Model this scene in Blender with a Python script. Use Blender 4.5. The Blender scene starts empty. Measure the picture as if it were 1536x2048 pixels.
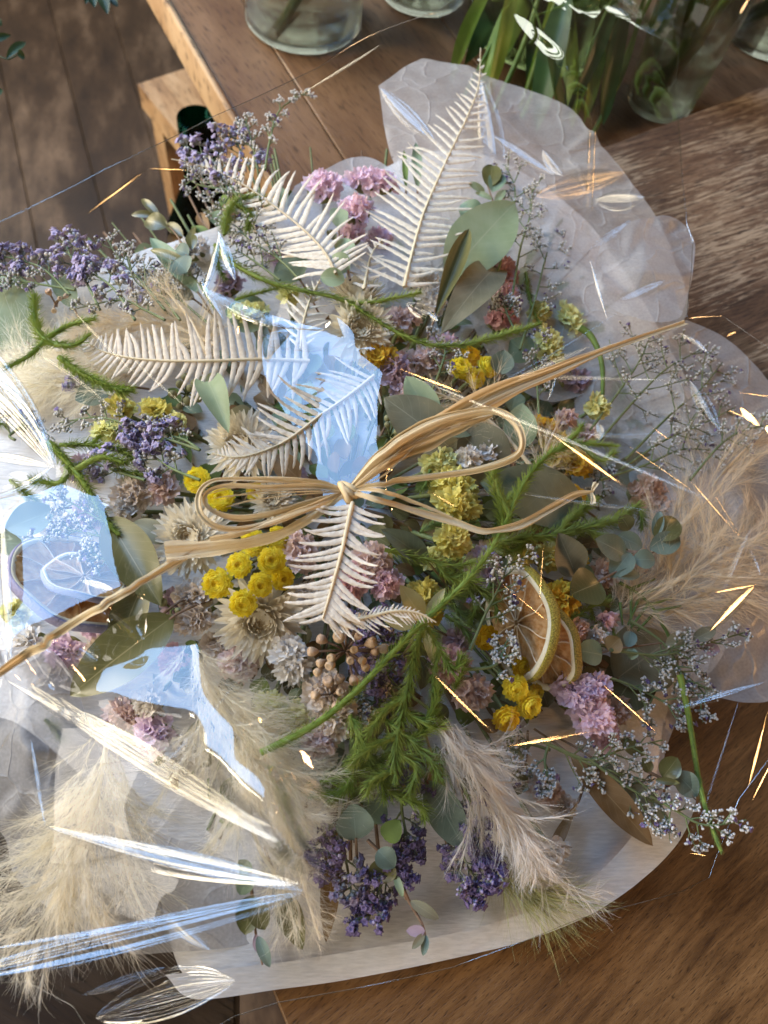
import bpy, math
import numpy as np
from mathutils import Vector, Matrix
from mathutils.geometry import delaunay_2d_cdt
from mathutils.bvhtree import BVHTree

SC = bpy.context.scene
COL = SC.collection
rng = np.random.default_rng(7)
PI = math.pi

# ------------------------------------------------------------------ camera
F = 1547.0                                   # focal length in photo pixels (1536 x 2048)
CAM = np.array([0.0, 0.0, 0.38])
_R = (Matrix.Rotation(math.radians(-12.3), 3, 'Z') @ Matrix.Rotation(math.radians(27.0), 3, 'X')
      @ Matrix.Rotation(math.radians(12.3), 3, 'Z'))
R = np.array(_R)
cd = bpy.data.cameras.new('camera'); cam = bpy.data.objects.new('camera', cd); COL.objects.link(cam)
cam.matrix_world = Matrix.Translation(CAM) @ _R.to_4x4()
cd.sensor_fit = 'VERTICAL'; cd.sensor_height = 24.0; cd.lens = F * 24 / 2048
cd.clip_start = 0.01; cd.clip_end = 20
cd.dof.use_dof = True; cd.dof.focus_distance = 0.345; cd.dof.aperture_fstop = 7.0
SC.camera = cam
SC.render.resolution_x = 768; SC.render.resolution_y = 1024

# ------------------------------------------------------------------ view, world, lamps
SC.view_settings.view_transform = 'Standard'; SC.view_settings.look = 'None'
SC.view_settings.exposure = 0.18; SC.view_settings.gamma = 1.0
SC.view_settings.use_curve_mapping = False
cy = SC.cycles
cy.use_denoising = True; cy.max_bounces = 14; cy.transparent_max_bounces = 40
cy.diffuse_bounces = 3; cy.glossy_bounces = 4; cy.transmission_bounces = 10
cy.sample_clamp_indirect = 4.0; cy.caustics_reflective = False; cy.caustics_refractive = False
w = bpy.data.worlds.new('World'); SC.world = w; w.use_nodes = True
nt = w.node_tree; nt.nodes.clear()
o_ = nt.nodes.new('ShaderNodeOutputWorld'); b_ = nt.nodes.new('ShaderNodeBackground')
tc = nt.nodes.new('ShaderNodeTexCoord'); nz = nt.nodes.new('ShaderNodeTexNoise'); rp = nt.nodes.new('ShaderNodeValToRGB')
nz.inputs['Scale'].default_value = 2.3; nz.inputs['Detail'].default_value = 3
rp.color_ramp.elements[0].position = .38; rp.color_ramp.elements[0].color = (.05, .04, .032, 1)
rp.color_ramp.elements[1].position = .68; rp.color_ramp.elements[1].color = (.70, .53, .34, 1)
nt.links.new(tc.outputs['Generated'], nz.inputs['Vector']); nt.links.new(nz.outputs['Fac'], rp.inputs['Fac'])
nt.links.new(rp.outputs['Color'], b_.inputs['Color']); b_.inputs['Strength'].default_value = 0.18
nt.links.new(b_.outputs['Background'], o_.inputs['Surface'])

AIM = np.array([0.03, 0.16, 0.06])
def area(name, pos, sx, sy, col, radiance):
    l = bpy.data.lights.new(name, 'AREA'); l.shape = 'RECTANGLE'; l.size = sx; l.size_y = sy
    l.color = col; l.energy = radiance * sx * sy * PI
    o = bpy.data.objects.new(name, l); COL.objects.link(o); o.location = pos
    o.rotation_euler = (Vector(AIM) - Vector(pos)).to_track_quat('-Z', 'Y').to_euler()
    return o
def bulb(name, pos, r, col, radiance):
    l = bpy.data.lights.new(name, 'POINT'); l.shadow_soft_size = r; l.color = col
    l.energy = radiance * 4 * PI * PI * r * r
    o = bpy.data.objects.new(name, l); COL.objects.link(o); o.location = pos
    return o
WIN = np.array([-1.08, 1.32, 1.60])          # the sky seen in the shop window
CRM = np.array([-1.88, 1.45, .86])          # the sunlit cream facade beside and below it
LMP = np.array([1.45, 0.80, 0.52])           # a warm bulb
area('sky_window', WIN, 1.55, 1.32, (.33, .58, 1.0), 9.5)
area('facade_window', CRM, 1.25, 1.1, (1.0, .86, .60), 14.5)
bulb('warm_bulb', LMP, .085, (1.0, .55, .20), 45)
area('front_fill', (-0.7, -1.5, .62), 1.3, .8, (1.0, .93, .84), 4.0)  # added low fill from the front, stands for no real source
area('left_key', (-2.9, -0.2, 1.7), .9, .9, (1.0, .88, .68), 31.0)  # added warm key from the left for contrast, an invented source
area('vase_backlight', (0.5, 2.5, .10), 1.8, .34, (.95, 1.0, .86), 2.6)  # added low backlight to brighten the glass vases
area('low_warm_lamp', (3.0, -0.1, .42), .40, .40, (1.0, .56, .26), 75.0)

# ------------------------------------------------------------------ placing helpers
def pdir(px, py):
    d = R @ np.array([(px - 768) / F, -(py - 1024) / F, -1.0]); return d
def P(px, py, z=0.0):
    d = pdir(px, py); return CAM + d * ((z - CAM[2]) / d[2])
def mpp(X): return float(-(R.T @ (X - CAM))[2]) / F          # metres per photo pixel at X
def nrm(v): v = np.asarray(v, float); return v / (np.linalg.norm(v, axis=-1, keepdims=True) + 1e-12)
def view(X): return nrm(CAM - X)
def upn(X): return nrm(view(X) + np.array([0, 0, 1.0]))
def half(X, L): return nrm(nrm(CAM - X) + nrm(L - X))
def dome(px, py):
    return 0.022 + 0.050 * math.exp(-(((px - 690) / 520) ** 2 + ((py - 1000) / 560) ** 2) ** 1.15)
def catmull(pts, n):
    p = np.array(pts, float); m = len(p)
    if m == 2: p = np.array([p[0], (p[0] + p[1]) / 2, p[1]]); m = 3
    e = np.vstack([2 * p[0] - p[1], p, 2 * p[-1] - p[-2]])
    t = np.linspace(0, m - 1 - 1e-6, n); i = t.astype(int); f = (t - i)[:, None]
    a, b, c, d = e[i], e[i + 1], e[i + 2], e[i + 3]
    return .5 * (2 * b + (c - a) * f + (2 * a - 5 * b + 4 * c - d) * f ** 2 + (3 * b - a - 3 * c + d) * f ** 3)
def path3(pts, lift=0.0, n=24):
    q = [(p[0], p[1], p[2] if len(p) > 2 else dome(p[0], p[1]) + lift) for p in pts]
    return np.array([P(a, b, max(c, .004)) for a, b, c in catmull(q, n)])

# ------------------------------------------------------------------ mesh builder
class MB:
    def __init__(s): s.v = []; s.f = []; s.uv = []; s.n = 0
    def add(s, V, Fc, mi=0, uv=None):
        V = np.asarray(V, float).reshape(-1, 3); Fc = np.asarray(Fc, int)
        if len(V) == 0 or len(Fc) == 0: return s
        s.v.append(V); s.f.append((Fc + s.n, mi)); s.uv.append(np.zeros((len(V), 2)) if uv is None else np.asarray(uv, float)); s.n += len(V)
        return s
    def inst(s, tv, tf, M, O, mi=0, tuv=None):
        """template tv (n,3), faces tf; M (k,3,3) columns are axes; O (k,3)"""
        k = len(M); n = len(tv)
        if k == 0: return s
        V = np.einsum('kij,nj->kni', M, tv) + O[:, None, :]
        Fc = (np.asarray(tf)[None] + (np.arange(k) * n)[:, None, None]).reshape(-1, len(tf[0]))
        return s.add(V.reshape(-1, 3), Fc, mi, None if tuv is None else np.tile(tuv, (k, 1)))
    def obj(s, name, mats, parent=None, origin=None, smooth=True):
        me = bpy.data.meshes.new(name)
        V = np.vstack(s.v); org = np.zeros(3) if origin is None else np.asarray(origin, float)
        V = V - org
        lv = np.concatenate([f.ravel() for f, _ in s.f]); tot = np.concatenate([np.full(len(f), f.shape[1]) for f, _ in s.f])
        mi = np.concatenate([np.full(len(f), m) for f, m in s.f])
        st = np.concatenate([[0], np.cumsum(tot)[:-1]])
        me.vertices.add(len(V)); me.vertices.foreach_set('co', V.ravel())
        me.loops.add(len(lv)); me.loops.foreach_set('vertex_index', lv)
        me.polygons.add(len(tot)); me.polygons.foreach_set('loop_start', st); me.polygons.foreach_set('loop_total', tot)
        me.polygons.foreach_set('material_index', mi)
        me.polygons.foreach_set('use_smooth', np.full(len(tot), smooth))
        uvl = me.uv_layers.new(name='UVMap'); UV = np.vstack(s.uv)[lv]
        uvl.data.foreach_set('uv', UV.ravel())
        me.update(calc_edges=True); me.validate()
        for m in (mats if isinstance(mats, (list, tuple)) else [mats]): me.materials.append(m)
        o = bpy.data.objects.new(name, me); COL.objects.link(o)
        if parent is not None: o.parent = parent
        else: o.location = org
        return o
def thing(name, label, cat, loc, group=None):
    o = bpy.data.objects.new(name, None); COL.objects.link(o); o.location = Vector(loc); o.empty_display_size = .01
    return tag(o, label, cat, group)
def tag(o, label=None, cat=None, group=None, kind=None):
    if label: o['label'] = label
    if cat: o['category'] = cat
    if group: o['group'] = group
    if kind: o['kind'] = kind
    return o
def grid_faces(nu, nv, wrap=False):
    i = np.arange(nu - 1)[:, None]; j = np.arange(nv if wrap else nv - 1)[None]
    a = i * nv + j; b = i * nv + (j + 1) % nv
    return np.stack([a, b, b + nv, a + nv], -1).reshape(-1, 4)
def frames(p):
    t = nrm(np.gradient(p, axis=0)); up = np.array([0.02, .03, 1.0])
    s = np.cross(t, up); bad = np.linalg.norm(s, axis=1) < .05; s[bad] = [1, 0, 0]
    s = nrm(s); return t, s, nrm(np.cross(s, t))
def tube(mb, p, r, sides=6, mi=0):
    p = np.asarray(p, float); r = np.broadcast_to(r, len(p)); t, s, n = frames(p)
    a = np.linspace(0, 2 * PI, sides, endpoint=False)
    V = p[:, None] + r[:, None, None] * (np.cos(a)[None, :, None] * s[:, None] + np.sin(a)[None, :, None] * n[:, None])
    uv = np.stack(np.broadcast_arrays(a[None] / 6.283, np.linspace(0, 1, len(p))[:, None]), -1).reshape(-1, 2)
    mb.add(V.reshape(-1, 3), grid_faces(len(p), sides, True), mi, uv)
    return mb
def basis(z, spin=0.0):
    z = nrm(z); a = np.array([1.0, 0, 0]) if abs(z[0]) < .8 else np.array([0, 1.0, 0])
    x = nrm(a - z * (a @ z)); y = np.cross(z, x)
    c, s = math.cos(spin), math.sin(spin)
    return np.stack([c * x + s * y, -s * x + c * y, z], 1)
def bases(Z, spin):
    Z = nrm(Z); a = np.where(np.abs(Z[:, :1]) < .8, np.array([[1.0, 0, 0]]), np.array([[0, 1.0, 0]]))
    x = nrm(a - Z * np.sum(a * Z, 1, keepdims=True)); y = np.cross(Z, x)
    c, s = np.cos(spin)[:, None], np.sin(spin)[:, None]
    return np.stack([c * x + s * y, -s * x + c * y, Z], 2)

# ------------------------------------------------------------------ materials
class N:
    def __init__(s, name):
        s.m = bpy.data.materials.new(name); s.m.use_nodes = True; s.t = s.m.node_tree; s.t.nodes.clear()
        s.out = s.t.nodes.new('ShaderNodeOutputMaterial')
    def n(s, kind, **kw):
        nd = s.t.nodes.new('ShaderNode' + kind)
        for k, v in kw.items():
            if k.startswith('i_'):
                key = k[2:].replace('_', ' '); s.set(nd.inputs[int(key) if key.isdigit() else key], v)
            else: setattr(nd, k, v)
        return nd
    def set(s, inp, v):
        if isinstance(v, bpy.types.NodeSocket): s.t.links.new(v, inp)
        elif hasattr(v, 'outputs'): s.t.links.new(v.outputs[0], inp)
        else: inp.default_value = v
    def ramp(s, fac, stops, interp='LINEAR'):
        r = s.n('ValToRGB'); r.color_ramp.interpolation = interp; e = r.color_ramp.elements
        while len(e) < len(stops): e.new(.5)
        for x, (p, c) in zip(e, stops): x.position = p; x.color = tuple(c) + (1,) if len(c) == 3 else c
        s.set(r.inputs[0], fac); return r
    def mix(s, f, a, b, t='RGBA', mode='MIX'):
        m = s.n('Mix', data_type=t)
        if t == 'RGBA': m.blend_type = mode; ia, ib, io = 6, 7, 2
        else: ia, ib, io = 2, 3, 0
        for i, v in ((0, f), (ia, a), (ib, b)):
            s.set(m.inputs[i], (tuple(v) + (1,)) if isinstance(v, tuple) and len(v) == 3 else v)
        return m.outputs[io]
    def math(s, op, a, b=0.0, clamp=False):
        m = s.n('Math', operation=op, use_clamp=clamp); s.set(m.inputs[0], a); s.set(m.inputs[1], b); return m.outputs[0]
    def map(s, src, scale=(1, 1, 1), rot=(0, 0, 0)):
        return s.n('Mapping', i_Vector=src, i_Scale=scale, i_Rotation=rot).outputs[0]
    def done(s, sh): s.set(s.out.inputs['Surface'], sh); return s.m

def organic(name, c1, c2, rough=.65, trans=.25, ns=300., bump=.15, spec=.3, vary=.25, tint=None, uvveins=False, streak=0.0):
    """petals, leaves, stems: two tones mottled by noise, a little light let through"""
    k = N(name); tcn = k.n('TexCoord'); no = k.n('TexNoise', i_Vector=tcn.outputs['Object'], i_Scale=ns, i_Detail=4.0)
    fac = k.ramp(no, [(.35, (0, 0, 0)), (.65, (1, 1, 1))])
    col = k.mix(fac.outputs[0], c1, c2)
    oi = k.n('ObjectInfo'); v = k.math('ADD', k.math('MULTIPLY', oi.outputs['Random'], vary), 1 - vary / 2)
    hs = k.n('HueSaturation', i_Color=col, i_Value=v, i_Hue=k.math('ADD', k.math('MULTIPLY', oi.outputs['Random'], vary * .06), .5 - vary * .03))
    col = hs.outputs[0]; h = no.outputs[0]
    if uvveins:
        sx = k.n('SeparateXYZ', i_0=k.n('UVMap', uv_map='UVMap').outputs[0])
        au = k.math('ABSOLUTE', sx.outputs[0]); vv = k.math('SUBTRACT', sx.outputs[1], k.math('MULTIPLY', au, .22))
        wv = k.math('ABSOLUTE', k.math('SUBTRACT', k.math('FRACT', k.math('MULTIPLY', vv, 9.0)), .5))
        line = k.math('LESS_THAN', wv, .035); mid = k.math('LESS_THAN', au, .022)
        ln = k.math('MAXIMUM', k.math('MULTIPLY', line, .28), k.math('MULTIPLY', mid, .8))
        col = k.mix(ln, col, tint or (.42, .45, .25))
    if streak:
        u2 = k.map(k.n('UVMap', uv_map='UVMap').outputs[0], (streak, streak * .06, 1))
        n2 = k.n('TexNoise', i_Vector=u2, i_Scale=1.0, i_Detail=3.0)
        col = k.mix(k.ramp(n2, [(.3, (0, 0, 0)), (.75, (1, 1, 1))]).outputs[0], col, tint or (.8, .8, .8)); h = n2.outputs[0]
    bp = k.n('Bump', i_Strength=bump, i_Distance=.001, i_Height=h)
    pb = k.n('BsdfPrincipled', i_Base_Color=col, i_Roughness=rough, i_Normal=bp.outputs[0]); pb.inputs['Specular IOR Level'].default_value = spec
    if trans <= 0: return k.done(pb)
    tr = k.n('BsdfTranslucent', i_Color=col)
    return k.done(k.n('MixShader', i_0=trans, i_1=pb, i_2=tr))

def film_mat(name, gain=1.9, rough=.012, tint=(.985, .985, .98), wr=0.0, haze=0.0):
    k = N(name); ge = k.n('NewGeometry'); dt = k.n('VectorMath', operation='DOT_PRODUCT'); k.set(dt.inputs[0], ge.outputs['Normal']); k.set(dt.inputs[1], ge.outputs['Incoming'])
    sch = k.math('POWER', k.math('SUBTRACT', 1.0, k.math('ABSOLUTE', dt.outputs['Value'])), 5.0)
    g = k.math('MULTIPLY', k.math('ADD', .04, k.math('MULTIPLY', sch, .9)), gain, True)
    gl = k.n('BsdfGlossy', i_Roughness=rough)
    if wr:
        tcn = k.n('TexCoord'); no = k.n('TexNoise', i_Vector=tcn.outputs['Object'], i_Scale=90.0, i_Detail=2.0)
        k.set(gl.inputs['Normal'], k.n('Bump', i_Strength=wr, i_Distance=.001, i_Height=no.outputs[0]).outputs[0])
    tr = k.n('BsdfTransparent', i_Color=tint + (1,))
    if haze:
        tr = k.n('MixShader', i_0=haze, i_1=tr, i_2=k.n('BsdfTranslucent', i_Color=(.8, .8, .8, 1)))
    return k.done(k.n('MixShader', i_0=g, i_1=tr, i_2=gl))
# ------------------------------------------------------------------ wood and setting
def wood(name, dark, mid, light, ang, sx=60., sy=4., rough=.5, paint=None, seams=None, bump=.4, worn=.0, fine=(70, 500)):
    k = N(name); tcn = k.n('TexCoord'); g = tcn.outputs['Object']
    rot = k.map(g, (1, 1, 1), (0, 0, ang))
    st = k.map(rot, (sy, sx, sy))
    n1 = k.n('TexNoise', i_Vector=st, i_Scale=1.0, i_Detail=8.0, i_Roughness=.65, i_Distortion=.4)
    n2 = k.n('TexNoise', i_Vector=k.map(rot, (9, 22, 9)), i_Scale=1.0, i_Detail=5.0)
    n3 = k.n('TexNoise', i_Vector=k.map(rot, (fine[0], fine[1], fine[0])), i_Scale=1.0, i_Detail=4.0)
    f = k.math('ADD', k.math('MULTIPLY', n1.outputs[0], .55), k.math('MULTIPLY', n2.outputs[0], .45))
    c = k.ramp(f, [(.36, dark), (.5, mid), (.64, light)]).outputs[0]
    pores = k.ramp(n3, [(.32, (0, 0, 0)), (.45, (1, 1, 1))])
    c = k.mix(k.math('MULTIPLY', k.math('SUBTRACT', 1.0, pores.outputs[0]), .75), c, tuple(x * .35 for x in dark))
    h = n3.outputs[0]; rr = rough
    if paint:
        p1 = k.n('TexNoise', i_Vector=k.map(rot, (34, 380, 34)), i_Scale=1.0, i_Detail=9.0, i_Roughness=.72, i_Distortion=.8)
        p2 = k.n('TexNoise', i_Vector=k.map(rot, (9, 26, 9)), i_Scale=1.0, i_Detail=4.0)
        pf = k.math('ADD', k.math('MULTIPLY', p1.outputs[0], .6), k.math('MULTIPLY', p2.outputs[0], .4))
        c = k.mix(k.ramp(pf, [(.51, (0, 0, 0)), (.575, (.85, .85, .85))]).outputs[0], c, paint)
        p3 = k.n('TexNoise', i_Vector=k.map(rot, (50, 650, 50)), i_Scale=1.0, i_Detail=8.0, i_Roughness=.7)
        c = k.mix(k.ramp(p3, [(.37, (1, 1, 1)), (.46, (0, 0, 0))]).outputs[0], c, (.025, .016, .012))
        h = pf
    bp = k.n('Bump', i_Strength=bump, i_Distance=.0008, i_Height=h)
    pb = k.n('BsdfPrincipled', i_Base_Color=c, i_Roughness=rr, i_Normal=bp.outputs[0]); pb.inputs['Specular IOR Level'].default_value = .35
    return k.done(pb)

def slab(name, px, ztop, th, m, bevel=.0015):
    """a board: polygon given by photo points at its top, with thickness and softened edges"""
    top = np.array([P(a, b, ztop) for a, b in px]); n = len(top); cen = top.mean(0)
    mb = MB(); rings = []
    for inset, z in ((bevel, ztop), (bevel * .3, ztop - bevel * .35), (0, ztop - bevel), (0, ztop - th)):
        d = nrm(cen - top); r = top + d * inset; r[:, 2] = z; rings.append(r)
    V = np.vstack(rings)
    mb.add(V, grid_faces(4, n, True)); mb.add(rings[0], [list(range(n))]); mb.add(rings[3], [list(range(n))[::-1]])
    return mb, cen

m_fine = wood('brown_oak', (.055, .024, .008), (.150, .072, .025), (.25, .130, .050), -.62, 230, 28, .42, fine=(230, 1900))
m_weath = wood('weathered_wood', (.040, .021, .012), (.12, .065, .036), (.24, .155, .095), -.44, 260, 22, .7, paint=(.42, .31, .20), bump=.9, fine=(120, 1100))
m_back = wood('bench_wood', (.11, .050, .022), (.19, .098, .045), (.28, .155, .078), 1.02, 30, 6, .38)
m_rim = wood('worn_edge_wood', (.16, .08, .035), (.36, .21, .10), (.50, .33, .18), 1.05, 60, 12, .6)
m_floor = wood('floor_wood', (.014, .007, .003), (.042, .023, .011), (.125, .080, .048), 1.42, 9, 1.3, .5, bump=.2)
m_dark = wood('dark_stained_wood', (.010, .007, .006), (.022, .014, .010), (.04, .026, .018), .5, 60, 4, .3)

# floor far below, one sheet, planks as shallow grooves
fz = -0.62
fl = MB()
a0 = P(-900, -900, fz); rows = []
ctr = P(150, 200, fz); gdir = nrm(P(230, 560, fz) - P(95, 20, fz)); gperp = np.array([-gdir[1], gdir[0], 0])
for i in range(-24, 25):
    w0 = .115; x0 = i * w0; x1 = x0 + w0 - .0035
    q = []
    for xx, zz in ((x0 - .0035, -.004), (x0, 0), (x1, 0), (x1, -.004)):
        for s_ in (-2.6, 2.6): q.append(ctr + gperp * xx + gdir * s_ + np.array([0, 0, zz]))
    fl.add(np.array(q), [[0, 1, 3, 2], [2, 3, 5, 4], [4, 5, 7, 6]])
o = fl.obj('floor', m_floor, None, ctr, smooth=False); tag(o, kind='structure')

# main tabletop: a weathered plank and a smoother brown plank, lying on the bench
A_ = P(1536, 170, 0); B_ = P(1220, 290, 0); ed = nrm(B_ - A_)              # back edge direction
S_ = P(1536, 1130, 0)
def line_pt(p, d, t): return p + d * t
mt = thing('wooden_tabletop', 'tabletop of a streaky paint-worn plank beside a smoother brown plank, under the white wrapping paper', 'tabletop', P(1300, 900, 0))
def plank(name, q, m, th=.022):
    q = np.array(q); cen = q.mean(0); mb = MB(); n = len(q); rings = []
    for inset, z in ((.0012, 0), (.0004, -.0004), (0, -.0012), (0, -th)):
        r = q + nrm(cen - q) * inset; r[:, 2] = z; rings.append(r)
    mb.add(np.vstack(rings), grid_faces(4, n, True)); mb.add(rings[0], [list(range(n))]); mb.add(rings[3], [list(range(n))[::-1]])
    return mb.obj(name, m, mt, mt.location)
bl = B_ + ed * .135; br = A_ - ed * .35
sl = S_ + ed * .33; sr = S_ - ed * .35
cor = P(552, 1995, 0); cdir = nrm(P(590, 2090, 0) - cor)
def isect(p, d, q, e):
    A2 = np.array([[d[0], -e[0]], [d[1], -e[1]]]); t, _ = np.linalg.solve(A2, (q - p)[:2]); return p + d * t
sl = isect(cor, cdir, S_, ed)
plank('weathered_plank', [bl, sl, sr, br], m_weath)
g_ = np.array([0, -.0008, 0])
plank('brown_plank', [sl + g_, sl + cdir * .62, sl + cdir * .62 - ed * .85, sr + g_], m_fine)

# dark side table at the lower left carrying the rest of the parcel
mb, cen = slab('', [(-500, 1080), (470, 1080), (470, 2500), (-500, 2500)], -.026, .03, m_dark)
o = mb.obj('side_table', m_dark, None, cen); tag(o, 'dark stained side table under the parcel, left of the brown plank', 'side table')

# rear bench with pale worn rim
zb = -.028
E0 = P(322, 0, zb); E1 = P(462, 243, zb); ebd = nrm(E1 - E0); perp = nrm(np.cross([0, 0, 1.0], ebd))
if perp[0] < 0: perp = -perp
bench = thing('wooden_bench', 'reddish brown plank bench carrying the glass vases, with a pale worn rim', 'bench', E1)
p0 = E0 - ebd * .25; p1 = E1 + ebd * .28
s0 = P(541, 90, zb); s1 = P(665, 330, zb)
def lineq(off): return [p0 + perp * off, p1 + perp * off]
wseam = float((s0 - E0) @ perp)
def board(name, o0, o1, m, zt, th=.03, inset=.001):
    a, b = lineq(o0); c, d = lineq(o1); q = np.array([a, b, d, c]); mb = MB(); cen = q.mean(0); rings = []
    for ins, z in ((inset, 0), (inset * .3, -inset * .4), (0, -inset), (0, -th)):
        r = q.copy(); r[:2] += perp * ins; r[2:] -= perp * ins; r[:, 2] = zt + z; rings.append(r)
    mb.add(np.vstack(rings), grid_faces(4, 4, True)); mb.add(rings[0], [[0, 1, 2, 3]]); mb.add(rings[3], [[3, 2, 1, 0]])
    return mb.obj(name, m, bench, bench.location)
board('bench_rim', 0, .0062, m_rim, zb + .003, .033, .0022)
board('bench_plank', .0064, wseam, m_back, zb)
board('bench_plank', wseam + .0009, wseam + .155, m_back, zb)
board('bench_plank', wseam + .156, .85, m_back, zb)

# crate corner and green bottle standing behind the bench's edge
mb = MB()
cz = -.22
def box(mb, c, ax, ay, hx, hy, z0, z1, mi=0):
    q = [c + ax * sx * hx + ay * sy * hy for sx, sy in ((-1, -1), (1, -1), (1, 1), (-1, 1))]
    V = np.array([[*v[:2], z0] for v in q] + [[*v[:2], z1] for v in q])
    mb.add(V, [[0, 3, 2, 1], [4, 5, 6, 7], [0, 1, 5, 4], [1, 2, 6, 5], [2, 3, 7, 6], [3, 0, 4, 7]], mi)
cA = P(275, 168, cz); cB = P(330, 150, cz); cC = P(322, 470, cz)
ax = nrm(cB - cA); ay = np.array([-ax[1], ax[0], 0])
stl = thing('wooden_stool', 'low wooden stool with a pale end-grain corner, standing on the floor left of the bench', 'stool', [*P(330, 300, cz)[:2], fz])
mb = MB(); box(mb, cA + ax * .12 - ay * .10, ax, ay, .12, .10, cz - .03, cz); mb.obj('seat', m_rim, stl, stl.location, smooth=False)
for sx in (-1, 1):
    for sy in (-1, 1):
        mb = MB(); box(mb, cA + ax * (.12 + sx * .10) - ay * (.10 + sy * .08), ax, ay, .014, .014, fz, cz - .0305); mb.obj('leg', m_rim, stl, stl.location, smooth=False)

def glass(name, col=(1, 1, 1), rough=0.0, ior=1.47):
    k = N(name); g = k.n('BsdfGlass', i_Color=col + (1,), i_Roughness=rough, i_IOR=ior)
    lp = k.n('BsdfTransparent', i_Color=tuple(.9 * c for c in col) + (1,))
    return k.done(k.n('MixShader', i_0=.5, i_1=g, i_2=lp))
m_glass = glass('clear_glass', (.98, .995, .98)); m_water = glass('water', (.985, .995, .96), ior=1.33); m_green = glass('green_glass', (.03, .15, .12))
def lathe(mb, c, prof, seg=48, mi=0, cap0=False):
    a = np.linspace(0, 2 * PI, seg, endpoint=False)
    V = np.array([[c[0] + r * math.cos(t), c[1] + r * math.sin(t), c[2] + z] for r, z in prof for t in a])
    mb.add(V, grid_faces(len(prof), seg, True), mi); return mb
m_stem = organic('fresh_stem', (.10, .17, .03), (.19, .27, .06), .45, .25, 60, .1)
m_flower_leaf = organic('fresh_leaf', (.09, .17, .03), (.20, .30, .06), .4, .4, 40, .1)
def vase(px, py, rpx, h, water, label, flare=1.0, nst=0, m=None, bottom_t=.006, lean=0, seed=0, stemlen=.14, base=zb):
    c = P(px, py, base); r = rpx * mpp(c); m = m or m_glass
    t = thing('glass_vase', label, 'vase', c, 'glass vases on the bench')
    th = .0022; r1 = r * flare
    prof = [(.0001, .0004), (r * .86, .0004), (r * .96, .0015), (r, .004), (r + (r1 - r) * .5, h * .5), (r1, h), (r1 - th * .5, h + .0006), (r1 - th, h),
            (r + (r1 - r) * .5 - th, h * .5), (r - th, bottom_t + .003), (r * .85, bottom_t), (.0001, bottom_t)]
    lathe(MB(), c, prof).obj('vessel', m, t, t.location)
    if water:
        rw = r - th - .0002; rt = r + (r1 - r) * water / h - th - .0002
        lathe(MB(), c, [(.0001, bottom_t + .0004), (rw * .84, bottom_t + .0004), (rw, bottom_t + .0036), (rt, water - .001), (rt, water), (.0001, water)]).obj('water', m_water, t, t.location)
    g = np.random.default_rng(seed + 5)
    if nst:
        s = thing('cut_stem_bunch', 'cut green stems in the ' + label, 'stems', c, 'fresh stems in the vases')
        for i in range(nst):
            a = g.uniform(0, 2 * PI); q = g.uniform(.1, .7) * r; b = a + PI + g.uniform(-.7, .7); q2 = g.uniform(.2, .85) * r1
            pts = np.array([c + [q * math.cos(a), q * math.sin(a), bottom_t + .002], c + [q2 * .3 * math.cos(b), q2 * .3 * math.sin(b), h * .5],
                            c + [q2 * math.cos(b), q2 * math.sin(b), h], c + [q2 * 1.5 * math.cos(b) + lean, q2 * 1.5 * math.sin(b), stemlen]])
            mbs = MB(); tube(mbs, catmull(pts, 14), g.uniform(.0016, .003), 8); mbs.obj('stem', m_stem, s, s.location)
        for i in range(nst // 2 + 1):
            a = g.uniform(0, 2 * PI); b0 = c + [.5 * r * math.cos(a), .5 * r * math.sin(a), .02 + .3 * h * g.random()]
            ml = MB(); leaf_geo(ml, b0, b0 + np.array([.3 * r * math.cos(a + 1), .3 * r * math.sin(a + 1), .06 + .03 * g.random()]), .008, 1.2, .3, nrm(g.normal(size=3)))
            ml.obj('leaf', m_flower_leaf, s, s.location)
    return t

def leaf_geo(mb, b, t, W, shape=1.0, cup=.25, nn=None, bend=.08, twist=0.0, mi=0, nu=12, wav=.04, blunt=.8):
    """leaf blade from base point b to tip t; W half width; uv: u across (-1..1), v along"""
    b = np.asarray(b, float); t = np.asarray(t, float); L = np.linalg.norm(t - b); T = nrm(t - b)
    nn = upn((b + t) / 2) if nn is None else nn
    nn = nrm(nn - T * (nn @ T)); S = np.cross(nn, T)
    u = np.linspace(0, 1, nu)[:, None]; v = np.linspace(-1, 1, 9)[None]
    prof = (np.sin(PI * np.clip(u, 0, 1) ** shape)) ** blunt
    ph = rng.uniform(0, 6); tw = twist * (u - .5)
    x = W * prof * v
    hgt = cup * W * (np.abs(v) ** 1.5) * prof + bend * L * (4 * u * (1 - u)) + wav * W * np.sin(u * 9 + v * 2 + ph) * np.abs(v)
    X = b + T * (L * u)[..., None] + S * (x * np.cos(tw))[..., None] + nn * (hgt + x * np.sin(tw))[..., None]
    uv = np.stack(np.broadcast_arrays(v, u), -1)
    mb.add(X.reshape(-1, 3), grid_faces(nu, 9), mi, uv.reshape(-1, 2)); return mb

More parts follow.
